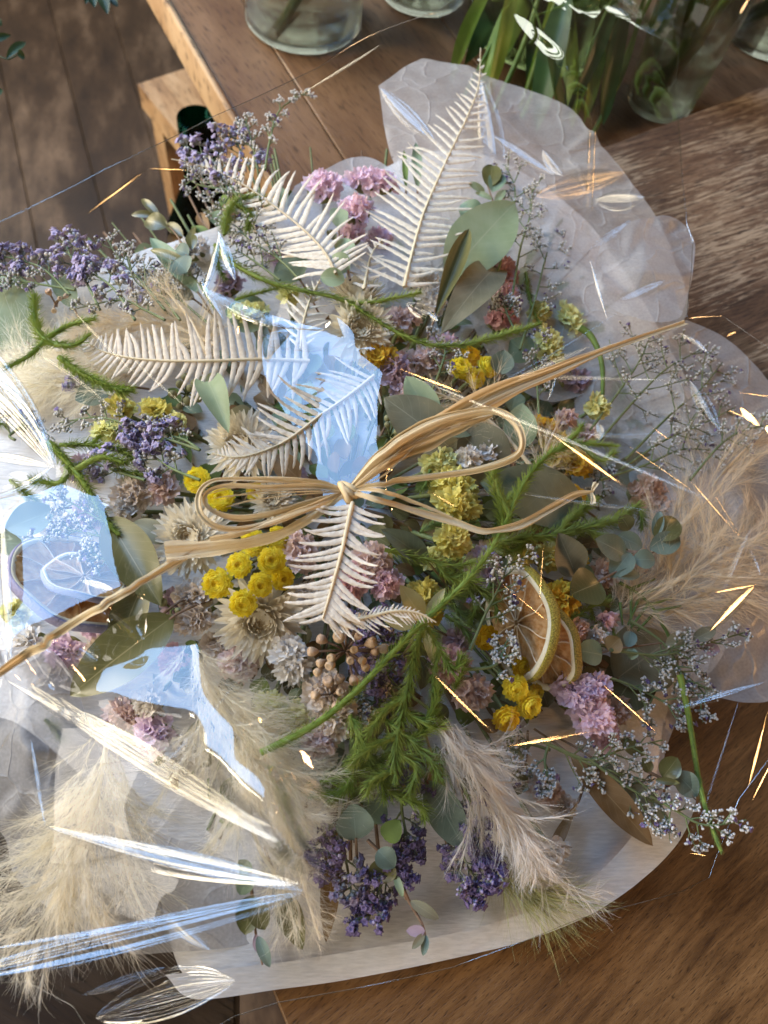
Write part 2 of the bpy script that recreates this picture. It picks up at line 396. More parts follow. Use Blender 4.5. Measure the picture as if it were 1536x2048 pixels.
LEAFQ = []
vase(607, 42, 116, .10, .055, 'wide clear glass vase alone near the worn bench rim', 1.0, 2, seed=1)
vase(842, -14, 88, .10, .05, 'greenish glass vase between the wide vase and the dark stems', 1.1, 4, seed=2)
vase(1315, 208, 66, .105, .042, 'slim clear tumbler nearest the weathered plank', 1.25, 3, seed=3, lean=.03)
vase(1400, -6, 92, .11, .06, 'clear jar of water behind the slim tumbler', 1.1, 5, seed=4)
vase(1530, 70, 95, .11, .06, 'green tinted jar at the far end of the bench', 1.1, 5, seed=8)
vase(1080, 60, 150, .13, .09, 'big dark crowded vase seen through the film', 1.1, 12, seed=6, m=glass('olive_glass', (.85, .92, .74)), stemlen=.2)
m_blade = organic('lime_blade', (.16, .26, .03), (.34, .44, .08), .4, .45, 40, .1); m_dblade = organic('deep_blade', (.03, .07, .02), (.07, .13, .04), .4, .3, 40, .1)
gb = np.random.default_rng(3); bb = P(1120, 240, zb)
bl_ = thing('leafy_stem_bundle', 'bundle of long green blades and stems laid against the crowded vase behind the tissue', 'stems', bb)
for i in range(34):
    x0 = 900 + 360 * gb.random(); y0 = 300 - abs(x0 - 1130) * .45 - 90 * gb.random(); sl_ = (x0 - 1250) * -.55 + gb.normal() * 50
    a_ = P(x0, y0, -.022 + .01 * gb.random()); b_2 = P(x0 + sl_ * .9, y0 - 250 - 120 * gb.random(), .02 + .05 * gb.random())
    if i % 3 == 0:
        mq = MB(); tube(mq, catmull([a_, (a_ + b_2) / 2 + gb.normal(size=3) * .004, b_2], 14), gb.uniform(.0012, .0026), 7); mq.obj('stem', m_stem, bl_, bb)
    else:
        mq = MB(); LEAFQ.append((mq, a_, b_2, gb.uniform(.005, .011), i % 2))
for mq, a_, b_2, w_, k_ in LEAFQ:
    leaf_geo(mq, a_, b_2, w_, .9, .3, nrm(gb.normal(size=3) + np.array([0, -.6, 1.0])), gb.uniform(-.06, .1), gb.normal() * .8); mq.obj('leaf', m_blade if k_ else m_dblade, bl_, bb)
# green bottle on the floor side
c = [*P(392, 235, -.12)[:2], fz]
bt = thing('green_bottle', 'dark green glass bottle in the gap between stool and bench', 'bottle', c)
lathe(MB(), c, [(.0001, .001), (.045, .001), (.052, .01), (.052, .33), (.045, .37), (.02, .43), (.018, .50), (.015, .50), (.015, .43), (.042, .365), (.048, .32), (.048, .015), (.0001, .012)], 40).obj('bottle_glass', m_green, bt, bt.location)
# dark sprigs hanging in at the top left corner
m_darkleaf = organic('dark_leaf', (.012, .03, .012), (.03, .06, .022), .5, .2, 60, .1)
for nm, lab, lv in (('leafy_twig', 'dark small-leaved twig reaching in over the pale floor', [((-30, 90), (22, 70), 9), ((12, 118), (52, 84), 9), ((34, 110), (50, 112), 10), ((-20, 200), (4, 178), 9), ((-10, 40), (4, 52), 8)]),
                    ('leaf_cluster', 'hanging cluster of dark green leaves above the floor', [((200, -20), (216, 30), 12), ((180, -20), (190, 16), 11), ((215, -10), (236, 14), 9), ((190, -25), (170, 8), 9)])):
    X0 = P(*lv[0][0], .02); t = thing(nm, lab, 'twig', X0)
    mbs = MB(); tube(mbs, catmull([P(lv[0][0][0] - 30, lv[0][0][1] - 60, .03)] + [P(*q[0], .02) for q in lv[:3]], 10), .0005, 5); mbs.obj('stem', m_darkleaf, t, X0)
    for b0, t0, wv in lv:
        ml = MB(); leaf_geo(ml, P(*b0, .02), P(*t0, .018), wv * mpp(X0), 1.0, .3); ml.obj('leaf', m_darkleaf, t, X0)
# ------------------------------------------------------------------ sheets: paper, tissue, film
def smooth_grid(Z, s):
    if s <= 0: return Z
    r = int(3 * s) + 1; k = np.exp(-.5 * (np.arange(-r, r + 1) / s) ** 2); k /= k.sum()
    for ax_ in (0, 1):
        pad = [(0, 0), (0, 0)]; pad[ax_] = (r, r)
        Zp = np.pad(Z, pad, mode='edge'); Z = np.apply_along_axis(lambda m: np.convolve(m, k, mode='valid'), ax_, Zp)
    return Z
def vnoise(x, y, scale, seed):
    g = np.random.default_rng(seed); n = 64; T = g.uniform(-1, 1, (n, n))
    X = x * scale + 1000; Y = y * scale + 1000; i = np.floor(X).astype(int); j = np.floor(Y).astype(int)
    fx = X - i; fy = Y - j; fx = fx * fx * (3 - 2 * fx); fy = fy * fy * (3 - 2 * fy)
    i0, i1, j0, j1 = i % n, (i + 1) % n, j % n, (j + 1) % n
    return T[i0, j0] * (1 - fx) * (1 - fy) + T[i1, j0] * fx * (1 - fy) + T[i0, j1] * (1 - fx) * fy + T[i1, j1] * fx * fy
class Sheet:
    """height field over the table given by control points (world xyz), outline (world xy), resolution"""
    def __init__(s, ctrl, outline, res, blur=1.0, fine=None, keep=None, soft=7.0):
        s.out = np.asarray(outline)[:, :2]; s.res = res
        lo = s.out.min(0) - 3 * res; hi = s.out.max(0) + 3 * res
        nx = int((hi[0] - lo[0]) / res) + 1; ny = int((hi[1] - lo[1]) / res) + 1; s.lo = lo
        ctrl = np.asarray(ctrl)
        big = np.array([[lo[0] - .3, lo[1] - .3], [hi[0] + .3, lo[1] - .3], [hi[0] + .3, hi[1] + .3], [lo[0] - .3, hi[1] + .3]])
        bz = [ctrl[np.argmin(np.linalg.norm(ctrl[:, :2] - q, axis=1)), 2] for q in big]
        ctrl = np.vstack([ctrl, np.c_[big, bz]])
        vs, _, fs, *_r = delaunay_2d_cdt([Vector(q[:2]) for q in ctrl], [], [], 0, 1e-6)
        va = np.array([v[:] for v in vs]); zi = np.array([ctrl[np.argmin(np.sum((ctrl[:, :2] - v) ** 2, 1)), 2] for v in va])
        X, Y = np.meshgrid(lo[0] + np.arange(nx) * res, lo[1] + np.arange(ny) * res, indexing='ij'); Z = np.full((nx, ny), np.nan)
        for f in fs:
            a, b, c = va[list(f)]; za, zb_, zc = zi[list(f)]
            mn = np.minimum(np.minimum(a, b), c); mx = np.maximum(np.maximum(a, b), c)
            i0, j0 = np.maximum(np.floor((mn - lo) / res).astype(int), 0); i1, j1 = np.minimum(np.ceil((mx - lo) / res).astype(int) + 1, [nx, ny])
            if i1 <= i0 or j1 <= j0: continue
            x = X[i0:i1, j0:j1]; y = Y[i0:i1, j0:j1]
            d = (b[1] - c[1]) * (a[0] - c[0]) + (c[0] - b[0]) * (a[1] - c[1])
            if abs(d) < 1e-14: continue
            l1 = ((b[1] - c[1]) * (x - c[0]) + (c[0] - b[0]) * (y - c[1])) / d; l2 = ((c[1] - a[1]) * (x - c[0]) + (a[0] - c[0]) * (y - c[1])) / d; l3 = 1 - l1 - l2
            m = (l1 > -1e-6) & (l2 > -1e-6) & (l3 > -1e-6)
            sub = Z[i0:i1, j0:j1]; sub[m] = (l1 * za + l2 * zb_ + l3 * zc)[m]
        Z = np.where(np.isnan(Z), np.nanmean(Z), Z)
        Z = smooth_grid(Z, blur / 1.0)
        if keep is not None:
            Wm = smooth_grid(keep(X, Y).astype(float), 2.0); Z = Z * Wm + smooth_grid(Z, soft) * (1 - Wm)
        s.X, s.Y, s.Z = X, Y, Z; s.nx, s.ny = nx, ny
        if fine is not None: s.Z = s.Z + fine(X, Y)
    def z(s, x, y):
        i = np.clip((x - s.lo[0]) / s.res, 0, s.nx - 1.001); j = np.clip((y - s.lo[1]) / s.res, 0, s.ny - 1.001)
        a = int(i); b = int(j); fx = i - a; fy = j - b; Z = s.Z
        return (Z[a, b] * (1 - fx) + Z[a + 1, b] * fx) * (1 - fy) + (Z[a, b + 1] * (1 - fx) + Z[a + 1, b + 1] * fx) * fy
    def inside(s, P2):
        o = s.out; x, y = P2[:, 0], P2[:, 1]; c = np.zeros(len(P2), bool); j = len(o) - 1
        for i in range(len(o)):
            xi, yi = o[i]; xj, yj = o[j]
            cond = ((yi > y) != (yj > y)) & (x < (xj - xi) * (y - yi) / (yj - yi + 1e-15) + xi); c ^= cond; j = i
        return c
    def build(s, name, mat, parent=None, origin=None, floor=None):
        V = np.stack([s.X, s.Y, s.Z], -1).reshape(-1, 3); ins = s.inside(V[:, :2]); Fc = grid_faces(s.nx, s.ny)
        Fc = Fc[ins[Fc].any(1)]
        used = np.zeros(len(V), bool); used[Fc.ravel()] = True; mv = np.where(used & ~ins)[0]
        A = s.out; B = np.roll(A, -1, 0); AB = B - A
        for k in mv:
            p = V[k, :2]; t = np.clip(np.sum((p - A) * AB, 1) / (np.sum(AB * AB, 1) + 1e-15), 0, 1); q = A + AB * t[:, None]
            q = q[np.argmin(np.sum((q - p) ** 2, 1))]; V[k, :2] = q; V[k, 2] = s.z(*q)
        if floor is not None: V[:, 2] = np.maximum(V[:, 2], floor)
        idx = np.cumsum(used) - 1; mb = MB(); mb.add(V[used], idx[Fc], 0, V[used][:, :2])
        return mb.obj(name, mat, parent, origin)
def Psurf(px, py, sh, off=.0):
    z = .06
    for _ in range(14): X = P(px, py, z); z = .5 * z + .5 * (sh.z(X[0], X[1]) + off)
    return P(px, py, z)
def outl(pts, n): return np.array([P(a, b, c) for a, b, c in catmull(list(pts) + [pts[0]], n)])
def poly3(pts): return np.array([P(*q) for q in pts])

def paper_mat(name, alpha=0.0, base=(.82, .79, .76), trans=.35, crepe=True, sheen=.35):
    k = N(name); tcn = k.n('TexCoord'); g = tcn.outputs['Object']
    n1 = k.n('TexNoise', i_Vector=k.map(g, (170, 1000, 170), (0, 0, .16)) if crepe else k.map(g, (700, 700, 700)), i_Scale=1.0, i_Detail=6.0)
    n2 = k.n('TexNoise', i_Vector=k.map(g, (25, 60, 25)), i_Scale=1.0, i_Detail=3.0)
    c = k.mix(k.ramp(n1, [(.35, (0, 0, 0)), (.65, (1, 1, 1))]).outputs[0], tuple(x * .84 for x in base), base)
    bp = k.n('Bump', i_Strength=1.0 if crepe else .25, i_Distance=.0004, i_Height=n1.outputs[0])
    pb = k.n('BsdfPrincipled', i_Base_Color=c, i_Roughness=sheen + .1, i_Normal=bp.outputs[0]); pb.inputs['Specular IOR Level'].default_value = .35
    tr = k.n('BsdfTranslucent', i_Color=c); sh = k.n('MixShader', i_0=trans, i_1=pb, i_2=tr)
    if alpha > 0 and not crepe:
        wp = k.n('TexNoise', i_Vector=g, i_Scale=30.0, i_Detail=2.0); vv_ = k.mix(.03, g, wp.outputs['Color'])
        vo = k.n('TexVoronoi', feature='DISTANCE_TO_EDGE', i_Vector=vv_, i_Scale=34.0); cr = k.ramp(vo.outputs['Distance'], [(0.0, (1, 1, 1)), (.035, (.25, .25, .25)), (.12, (0, 0, 0))]).outputs[0]
        k.set(bp.inputs['Height'], k.math('ADD', k.math('MULTIPLY', cr, 1.6), k.math('MULTIPLY', n1.outputs[0], .35))); bp.inputs['Strength'].default_value = .8
    if alpha > 0:
        f = k.math('ADD', alpha - .12, k.math('MULTIPLY', n2.outputs[0], .24))
        if not crepe: f = k.math('SUBTRACT', f, k.math('MULTIPLY', cr, .13), True)
        sh = k.n('MixShader', i_0=f, i_1=sh, i_2=k.n('BsdfTransparent'))
    return k.done(sh)
m_paper = paper_mat('crepe_paper', 0, (.80, .77, .755), .12)
m_tissue = paper_mat('wax_tissue', .50, (.91, .88, .85), .4, False, .25)
m_tissue2 = paper_mat('wax_tissue_thin', .52, (.86, .85, .87), .4, False, .25)

# main white paper under everything
pap_out = [(230, 520, .03), (440, 452, .03), (620, 400, .03), (900, 300, .02), (1150, 420, .012), (1340, 700, .012), (1470, 1000, .012), (1450, 1300, .012), (1345, 1400, .01), (1312, 1560, .01), (1330, 1640, .012),
           (1215, 1795, .006), (1050, 1870, .006), (880, 1915, .006), (700, 1950, .006), (560, 1968, .008), (450, 1982, .012), (385, 1965, .01), (350, 1915, .008), (320, 1800, .008), (250, 1650, .012), (150, 1540, .018), (40, 1450, .02), (-60, 1400, .02), (-120, 1200, .02), (-100, 900, .03), (0, 620, .03)]
oc = outl(pap_out, 260)
rr = np.random.default_rng(3); ctrl = [*outl(pap_out, 50)]
for a, b, z in ((450, 700, .03), (700, 600, .03), (1000, 700, .02), (1200, 900, .012), (700, 1000, .03), (1000, 1200, .02), (400, 1200, .03), (200, 1000, .03), (200, 1500, .02), (500, 1600, .018), (800, 1500, .018), (1100, 1500, .014),
                (1100, 1650, .010), (900, 1750, .009), (700, 1800, .009), (1280, 1640, .016), (1180, 1755, .011), (1000, 1840, .010), (850, 1875, .010), (700, 1905, .011), (540, 1925, .014), (1310, 1500, .014), (400, 1800, .01), (200, 1800, .008)):
    ctrl.append(P(a, b, z))
pfine = lambda X, Y: .0010 * vnoise(X, Y, 45, 5) + .0005 * vnoise(X, Y, 140, 6)
PAP = Sheet(ctrl, oc, .0022, 1.3, pfine)
tag(PAP.build('wrapping_paper', m_paper, None, P(900, 1800, .0), floor=.0015), 'white crepe wrapping paper spread on the tabletop beneath all the dried flowers', 'paper')
# its folded lower lip: a second layer along the front edge
lip = [(330, 1950, .020), (560, 1925, .019), (760, 1893, .018), (900, 1868, .017), (1060, 1822, .017), (1190, 1752, .018), (1290, 1640, .021), (1345, 1570, .022), (1392, 1590, .022), (1345, 1700, .016), (1210, 1812, .014), (1060, 1878, .012), (900, 1918, .012), (700, 1958, .013), (560, 1978, .015), (390, 1998, .018)]
lo_ = outl(lip, 160); LIP = Sheet([*lo_], lo_, .0018, 1.2, lambda X, Y: .0007 * vnoise(X, Y, 90, 15))
tag(LIP.build('paper_edge', paper_mat('crepe_paper_lip', 0, (.83, .80, .78), .2), None, P(900, 1890, .012)), 'narrow white paper band folded along the front rim of the wrapping paper', 'paper')

def crumple_sheet(name, label, pts, interior, mat, res, amp, nrand, seed, blur=.8, grp='translucent tissue sheets'):
    g = np.random.default_rng(seed); o_ = outl(pts, 40 + 12 * len(pts)); op = np.array([(a, b) for a, b, _ in pts]); c = [*outl(pts, 30)]
    for q in interior: c.append(P(*q))
    sh0 = Sheet(c, o_, res * 3, 1.0)
    for _ in range(nrand):
        a = g.uniform(*np.array([op.min(0)[0], op.max(0)[0]])); b = g.uniform(op.min(0)[1], op.max(0)[1]); X = Psurf(a, b, sh0); X[2] += g.normal() * amp; c.append(X)
    S = Sheet(c, o_, res, blur, lambda X, Y: amp * .12 * vnoise(X, Y, 110, seed))
    o = S.build(name, mat, None, P(*pts[0])); tag(o, label, 'tissue', grp); return S
crumple_sheet('tissue_sheet', 'translucent tissue with a rounded top behind the tall bleached fern',
    [(757, 172, .035), (830, 122, .032), (885, 126, .032), (1120, 205, .03), (1180, 268, .03), (1240, 335, .03), (1310, 430, .03), (1350, 520, .03), (1372, 632, .03), (1250, 740, .03), (1080, 800, .03), (940, 640, .03), (880, 420, .032), (790, 330, .035)],
    [(900, 250, .038), (1000, 350, .04), (1100, 500, .04), (1230, 600, .036)], m_tissue, .0018, .0040, 50, 21)
crumple_sheet('tissue_sheet', 'broad translucent tissue lobe under the feathery white-tipped sprays on the weathered plank',
    [(1372, 640, .03), (1450, 676, .028), (1536, 760, .024), (1640, 900, .02), (1640, 1250, .02), (1560, 1385, .02), (1500, 1405, .022), (1420, 1395, .018), (1370, 1420, .016), (1330, 1500, .014), (1322, 1590, .014), (1240, 1500, .016), (1180, 1250, .018), (1130, 1000, .02), (1150, 800, .03), (1280, 700, .034)],
    [(1400, 800, .032), (1450, 1000, .028), (1350, 1200, .026)], m_tissue, .0018, .0036, 60, 22)
crumple_sheet('tissue_sheet', 'small translucent tissue peak between the pink statice and the fern',
    [(590, 372, .04), (640, 345, .04), (705, 315, .04), (770, 330, .04), (880, 430, .04), (900, 560, .04), (700, 640, .04), (520, 520, .04)], [(700, 450, .045)], m_tissue2, .0018, .0012, 10, 23)
crumple_sheet('tissue_sheet', 'thin tissue corner standing up next to the raffia tail end',
    [(1190, 520, .052), (1225, 460, .055), (1330, 430, .05), (1385, 470, .045), (1386, 540, .043), (1368, 615, .045), (1350, 640, .05), (1290, 640, .05), (1200, 600, .05)], [(1290, 540, .058)], m_tissue2, .0014, .003, 16, 24)
crumple_sheet('tissue_sheet', 'grey translucent tissue bulging out beneath the lower feathery plume',
    [(-140, 1330, .05), (-140, 1560, .03), (0, 1660, .02), (30, 1750, .012), (110, 1825, .012), (240, 1900, .012), (330, 1905, .012), (520, 1880, .014), (560, 1780, .016), (420, 1700, .018), (300, 1650, .02), (200, 1500, .03), (100, 1300, .04)],
    [(60, 1500, .05), (90, 1640, .04), (300, 1800, .022)], paper_mat('grey_tissue', .46, (.66, .64, .64), .4, False, .25), .0018, .003, 40, 25)

# ------------------------------------------------------------------ the clear film, one continuous sheet
m_film = film_mat('clear_film', 1.95, .010, wr=.02, haze=.004)
m_fold = film_mat('folded_film', 2.3, .018, (.97, .97, .97), wr=.05)
m_glint = film_mat('glint_film', 2.6, .06, (.97, .95, .9))
m_faint = film_mat('faint_sheen', .8, .18, (.98, .98, .98))
m_soft = film_mat('soft_sheen', 1.7, .22, (.97, .97, .97))
film_out = [(-300, 570, .066), (0, 445, .066), (210, 340, .066), (420, 237, .064), (640, 132, .062), (870, 20, .06), (940, -30, .06), (1100, -90, .055), (1330, -60, .052), (1344, 60, .052), (1348, 180, .062), (1360, 350, .062), (1372, 452, .062), (1386, 482, .062), (1384, 540, .062), (1372, 640, .062),
            (1440, 640, .05), (1560, 720, .045), (1680, 900, .04), (1680, 1300, .035), (1560, 1480, .03), (1470, 1600, .025), (1410, 1755, .018), (1350, 1782, .016), (1150, 1835, .014), (900, 1932, .012), (700, 1975, .012), (560, 2000, .014), (470, 2030, .02), (330, 2110, .03), (200, 2090, .03), (150, 2010, .03), (60, 1960, .03), (-300, 1990, .035), (-340, 1650, .04), (-360, 1250, .05), (-340, 900, .06)]
DK = np.array([.30, .90, 2.20])                  # dim ceiling direction that the quiet parts of the film mirror
_w = DK - CAM; _X = P(700, 1000, .095); _K = np.linalg.norm(_X - CAM) + np.linalg.norm(_X - DK)
def z_quiet(a, b):
    d = nrm(pdir(a, b)); s_ = (_K * _K - _w @ _w) / (2 * (_K - d @ _w)); return float((CAM + s_ * d)[2])
def sst(x, lo, hi): x = min(1, max(0, (x - lo) / (hi - lo))); return x * x * (3 - 2 * x)
def z_base(a, b):
    k = (1 - sst(a, 650, 1560)) * (1 - sst(b, 1150, 2000)); return fz0(a, b) * (1 - k) + z_quiet(a, b) * k
def fz0(px, py): return dome(px, py) * .86 + .046
film_out = [(q[0], q[1], z_base(q[0], q[1]) * (1 - sst(q[0], 900, 1350)) + q[2] * sst(q[0], 900, 1350)) if (i < 11 or q[0] < 0) else q for i, q in enumerate(film_out)]
fo = np.array([P(*q) for q in film_out])
def facet(pts, pz, L, th=None):
    """polygon (photo points) lying in the plane that mirrors L towards the camera; pz = (px,py,z) on the plane"""
    X0 = P(*pz); h = half(X0, L); r = []
    for a, b in pts:
        d = pdir(a, b); s_ = ((X0 - CAM) @ h) / (d @ h); r.append(CAM + d * s_)
    return np.array(r), h
FAC = []
fA = [(514, 700), (524, 668), (575, 655), (645, 662), (712, 700), (773, 742), (762, 810), (760, 880), (772, 925), (770, 1005), (715, 1040), (668, 1020), (628, 950), (588, 870), (545, 800), (520, 762)]
fB = [(-60, 1020), (0, 990), (60, 985), (118, 962), (205, 1003), (232, 1080), (260, 1180), (238, 1238), (110, 1305), (10, 1340), (-60, 1350)]
fC = [(8, 1350), (150, 1296), (262, 1256), (405, 1290), (412, 1380), (482, 1445), (545, 1550), (602, 1706), (556, 1668), (235, 1404), (110, 1384)]
FAC.append((fA, *facet(fA, (660, 860, z_quiet(660, 860)), WIN)))
FAC.append((fB, *facet(fB, (120, 1150, z_quiet(120, 1150)), WIN)))
FAC.append((fC, *facet(fC, (330, 1440, z_quiet(330, 1440) + .004), WIN)))
fD = [(408, 560), (418, 545), (520, 560), (640, 655), (600, 640), (500, 590)]
def in_px(poly, a, b, grow=0):
    c = np.array(poly, float); m = c.mean(0)
    if grow: c = c + nrm(c - m) * grow
    ins = False; j = len(c) - 1
    for i in range(len(c)):
        if (c[i][1] > b) != (c[j][1] > b) and a < (c[j][0] - c[i][0]) * (b - c[i][1]) / (c[j][1] - c[i][1]) + c[i][0]: ins = not ins
        j = i
    return ins
def fz0(px, py): return dome(px, py) * .86 + .046
ctrl = [*fo]
for poly, X, h in FAC:
    ctrl += [*X]; m = X.mean(0)
    for t in (.35, .7): ctrl += [*(m + (X - m) * t)]
g = np.random.default_rng(12)
for px in range(-290, 1640, 125):
    for py in range(40, 2060, 125):
        a = px + g.uniform(-38, 38); b = py + g.uniform(-38, 38)
        if any(in_px(p_, a, b, 26) for p_, _, _ in FAC): continue
        X = P(a, b, z_base(a, b))
        S0 = np.min(np.linalg.norm(fo[:, :2] - X[:2], axis=1))
        zz = z_base(a, b) + g.normal() * (.0002 if a < 1150 else .0004)
        if S0 < .13:
            e = fo[np.argmin(np.linalg.norm(fo[:, :2] - X[:2], axis=1)), 2]; zz += (e - zz) * (1 - (S0 / .13) ** .85) * max(sst(a, 850, 1400), sst(b, 1300, 1850))
        ctrl.append(P(a, b, zz))
def ffine(X, Y): return .00035 * vnoise(X, Y, 38, 31) + .00010 * vnoise(X, Y, 105, 32)
def fkeep(X, Y):
    m = np.zeros(X.shape, bool)
    for _, Q, _h in FAC[:3]:
        c = Q.mean(0); Q = (c + (Q - c) * 1.13)[:, :2]; j = len(Q) - 1; ins = np.zeros(X.shape, bool)
        for i in range(len(Q)):
            ins ^= ((Q[i, 1] > Y) != (Q[j, 1] > Y)) & (X < (Q[j, 0] - Q[i, 0]) * (Y - Q[i, 1]) / (Q[j, 1] - Q[i, 1] + 1e-12) + Q[i, 0]); j = i
        m |= ins
    return m
FILM = Sheet(ctrl, fo, .0013, .9, ffine, fkeep, 8.0)
film = thing('cellophane_wrap', 'clear glossy cellophane film stretched over the whole dried flower parcel, mirroring blue sky', 'cellophane', P(700, 1000, .1))
FILM.build('film_sheet', m_film, film, film.location)
eo = catmull([tuple(q) for q in np.vstack([fo, fo[:1]])], 500); lin = np.vstack([fo[i] + (fo[(i + 1) % len(fo)] - fo[i]) * t for i in range(len(fo)) for t in np.linspace(0, 1, 14, endpoint=False)])
lin[:, 2] = [FILM.z(q[0], q[1]) for q in lin]; mb = MB(); tube(mb, np.vstack([lin, lin[:1]]), .00022, 5); mb.obj('film_edge', film_mat('film_rim', 7.0, .12, (.9, .9, .88)), film, film.location)

def fold(p0, p1, wpx, L, z0, arc=.5, pleats=3, seed=0, nu=60, skew=.5, wave=.0, m=None, name='fold', power=.8, amp=1.0, end=.03):
    """a narrow fold of film running from p0 to p1 whose crown mirrors the lamp at L"""
    g = np.random.default_rng(seed + 77); X0 = P(*p0, z0); Xm = P((p0[0] + p1[0]) / 2, (p0[1] + p1[1]) / 2, z0); h = half(Xm, L)
    d = pdir(*p1); s_ = ((X0 - CAM) @ h) / (d @ h); X1 = CAM + d * s_
    a = nrm(X1 - X0); b = np.cross(a, h); W = wpx * mpp(Xm) / 2; nv = 61
    u = np.linspace(0, 1, nu)[:, None]; v = np.linspace(-1, 1, nv)[None]
    wd = W * (end + (1 - end) * np.sin(PI * u ** (skew * 2 if skew > .5 else 1 / (2 - 2 * skew))) ** power)
    ph = g.uniform(0, 6, pleats); fq = np.r_[g.uniform(3, 9, pleats), g.uniform(14, 40, pleats)]; ph = g.uniform(0, 6, 2 * pleats); pleats *= 2
    prof = -arc * .5 * v ** 2 + sum(.16 * amp * np.sin(fq[i] * v + ph[i] + u * g.uniform(-4, 4)) / fq[i] for i in range(pleats))
    bow = wave * np.sin(PI * u)
    X = X0 + a * (np.linalg.norm(X1 - X0) * u)[..., None] + b * (wd * v + bow)[..., None] + h * (wd * prof)[..., None]
    mb = MB(); mb.add(X.reshape(-1, 3), grid_faces(nu, nv)); return mb.obj(name, m or m_fold, film, film.location)
# sky and facade streaks lower left
fold((95, 1655), (606, 1782), 44, WIN, .082, .35, 4, 1, skew=.62)
fold((90, 1650), (600, 1768), 46, CRM, .084, .5, 5, 2, skew=.5, wave=.002)
fold((-60, 1952), (604, 1788), 56, WIN, .06, .32, 4, 3, skew=.36, power=.55, end=.02)
fold((-60, 1905), (560, 1800), 15, WIN, .063, .5, 2, 33)
fold((16, 1362), (556, 1684), 46, CRM, .09, .32, 5, 4, skew=.58, wave=-.001)
fold((120, 1395), (540, 1652), 26, CRM, .088, .6, 5, 5, wave=.003)
fold((60, 1370), (170, 1450), 16, CRM, .088, .6, 3, 51)
fold((-40, 700), (112, 925), 44, WIN, .085, .5, 5, 6, skew=.4, wave=-.002)
fold((-60, 745), (108, 935), 60, CRM, .083, .5, 5, 7, skew=.35, wave=-.003)
fold((-20, 690), (112, 928), 16, WIN, .089, .6, 3, 71, wave=-.003)
fold((106, 935), (-60, 905), 26, CRM, .083, .6, 4, 8, wave=.001)
fold((108, 930), (-50, 1000), 22, WIN, .082, .6, 4, 9, wave=-.004)
fold((403, 575), (646, 658), 30, WIN, .092, .35, 3, 10, wave=.0045, skew=.45)
fold((404, 592), (440, 466), 15, WIN, .093, .5, 2, 11, wave=.0012)
fold((402, 560), (448, 640), 15, WIN, .092, .5, 2, 12)
fold((436, 462), (470, 560), 20, WIN, .094, .4, 2, 13)
fold((2, 1010), (22, 1345), 22, CRM, .085, .6, 4, 14)
fold((90, 1650), (62, 1480), 12, WIN, .082, .6, 2, 15)
fold((190, 2035), (470, 1962), 95, CRM, .03, .3, 6, 16, wave=-.002, amp=2)
fold((165, 1990), (330, 1935), 22, WIN, .035, .6, 6, 17, amp=3)
fold((812, 606), (876, 642), 30, CRM, .098, .5, 3, 18)
fold((1356, 666), (1416, 706), 10, CRM, .06, .5, 2, 19, wave=-.001)
fold((1112, 752), (1096, 800), 7, CRM, .085, .6, 2, 20)
fold((1215, 640), (1180, 520), 7, WIN, .075, .6, 2, 21); fold((1178, 500), (1262, 440), 18, WIN, .07, .6, 5, 22, amp=2)
fold((1195, 845), (1200, 880), 22, CRM, .08, .3, 2, 23)
fold((1380, 1702), (1478, 1400), 6, WIN, .03, .6, 2, 24); fold((1500, 1100), (1520, 1150), 8, CRM, .04, .5, 2, 25)
fold((745, 940), (700, 990), 26, WIN, .112, .7, 6, 26, amp=3); fold((735, 1010), (690, 1050), 14, WIN, .108, .7, 4, 27, amp=2)
fold((225, 1178), (160, 1160), 20, CRM, .09, .4, 2, 28, skew=.4)
for a, b, wv, z, L_, ar in (((760, 176), (870, 285), 34, .05, WIN, .5), ((962, 160), (992, 400), 60, .05, WIN, .5), ((1085, 300), (1125, 350), 30, .05, WIN, .6), ((985, 270), (1110, 350), 24, .05, WIN, .6), ((1072, 392), (1250, 345), 50, .055, LMP, .3), ((1190, 400), (1290, 395), 44, .055, CRM, .5), ((600, 190), (760, 90), 8, .078, CRM, .6), ((1240, 600), (1330, 560), 30, .06, WIN, .6), ((1380, 760), (1440, 860), 30, .05, WIN, .6), ((300, 1800), (420, 1900), 40, .03, WIN, .5), ((1330, 760), (800, 745), 16, .09, CRM, .6), ((820, 752), (1420, 1000), 14, .09, CRM, .6), ((1500, 1060), (1440, 1200), 20, .05, WIN, .6), ((1340, 1420), (1530, 1365), 16, .04, WIN, .6)):
    fold(a, b, wv, L_, z, ar, 2, int(a[0]), nu=30, m=m_soft)  # sheen strips added for soft highlight streaks, mostly on tissue creases
gr = np.random.default_rng(41)
for i in range(22):
    an = gr.uniform(0, 2 * PI); r0 = gr.uniform(330, 520); r1 = r0 + gr.uniform(160, 420); a0 = (700 + r0 * math.cos(an) * 1.0, 1000 + r0 * math.sin(an)); a1 = (700 + r1 * math.cos(an + .08), 1000 + r1 * math.sin(an + .08))
    if min(a0[0], a1[0]) < 60 or max(a1[0], a0[0]) > 1420 or a1[1] > 1780 or min(a0[1], a1[1]) < 520 or (max(a0[1], a1[1]) > 1350 and 350 < a1[0] < 1100): continue
    fold(a0, a1, gr.uniform(5, 14), [WIN, CRM, CRM, WIN][i % 4], z_base(*a0) + .001, gr.uniform(.5, .9), 3, 300 + i, nu=30, m=m_faint, wave=gr.normal() * .0015)
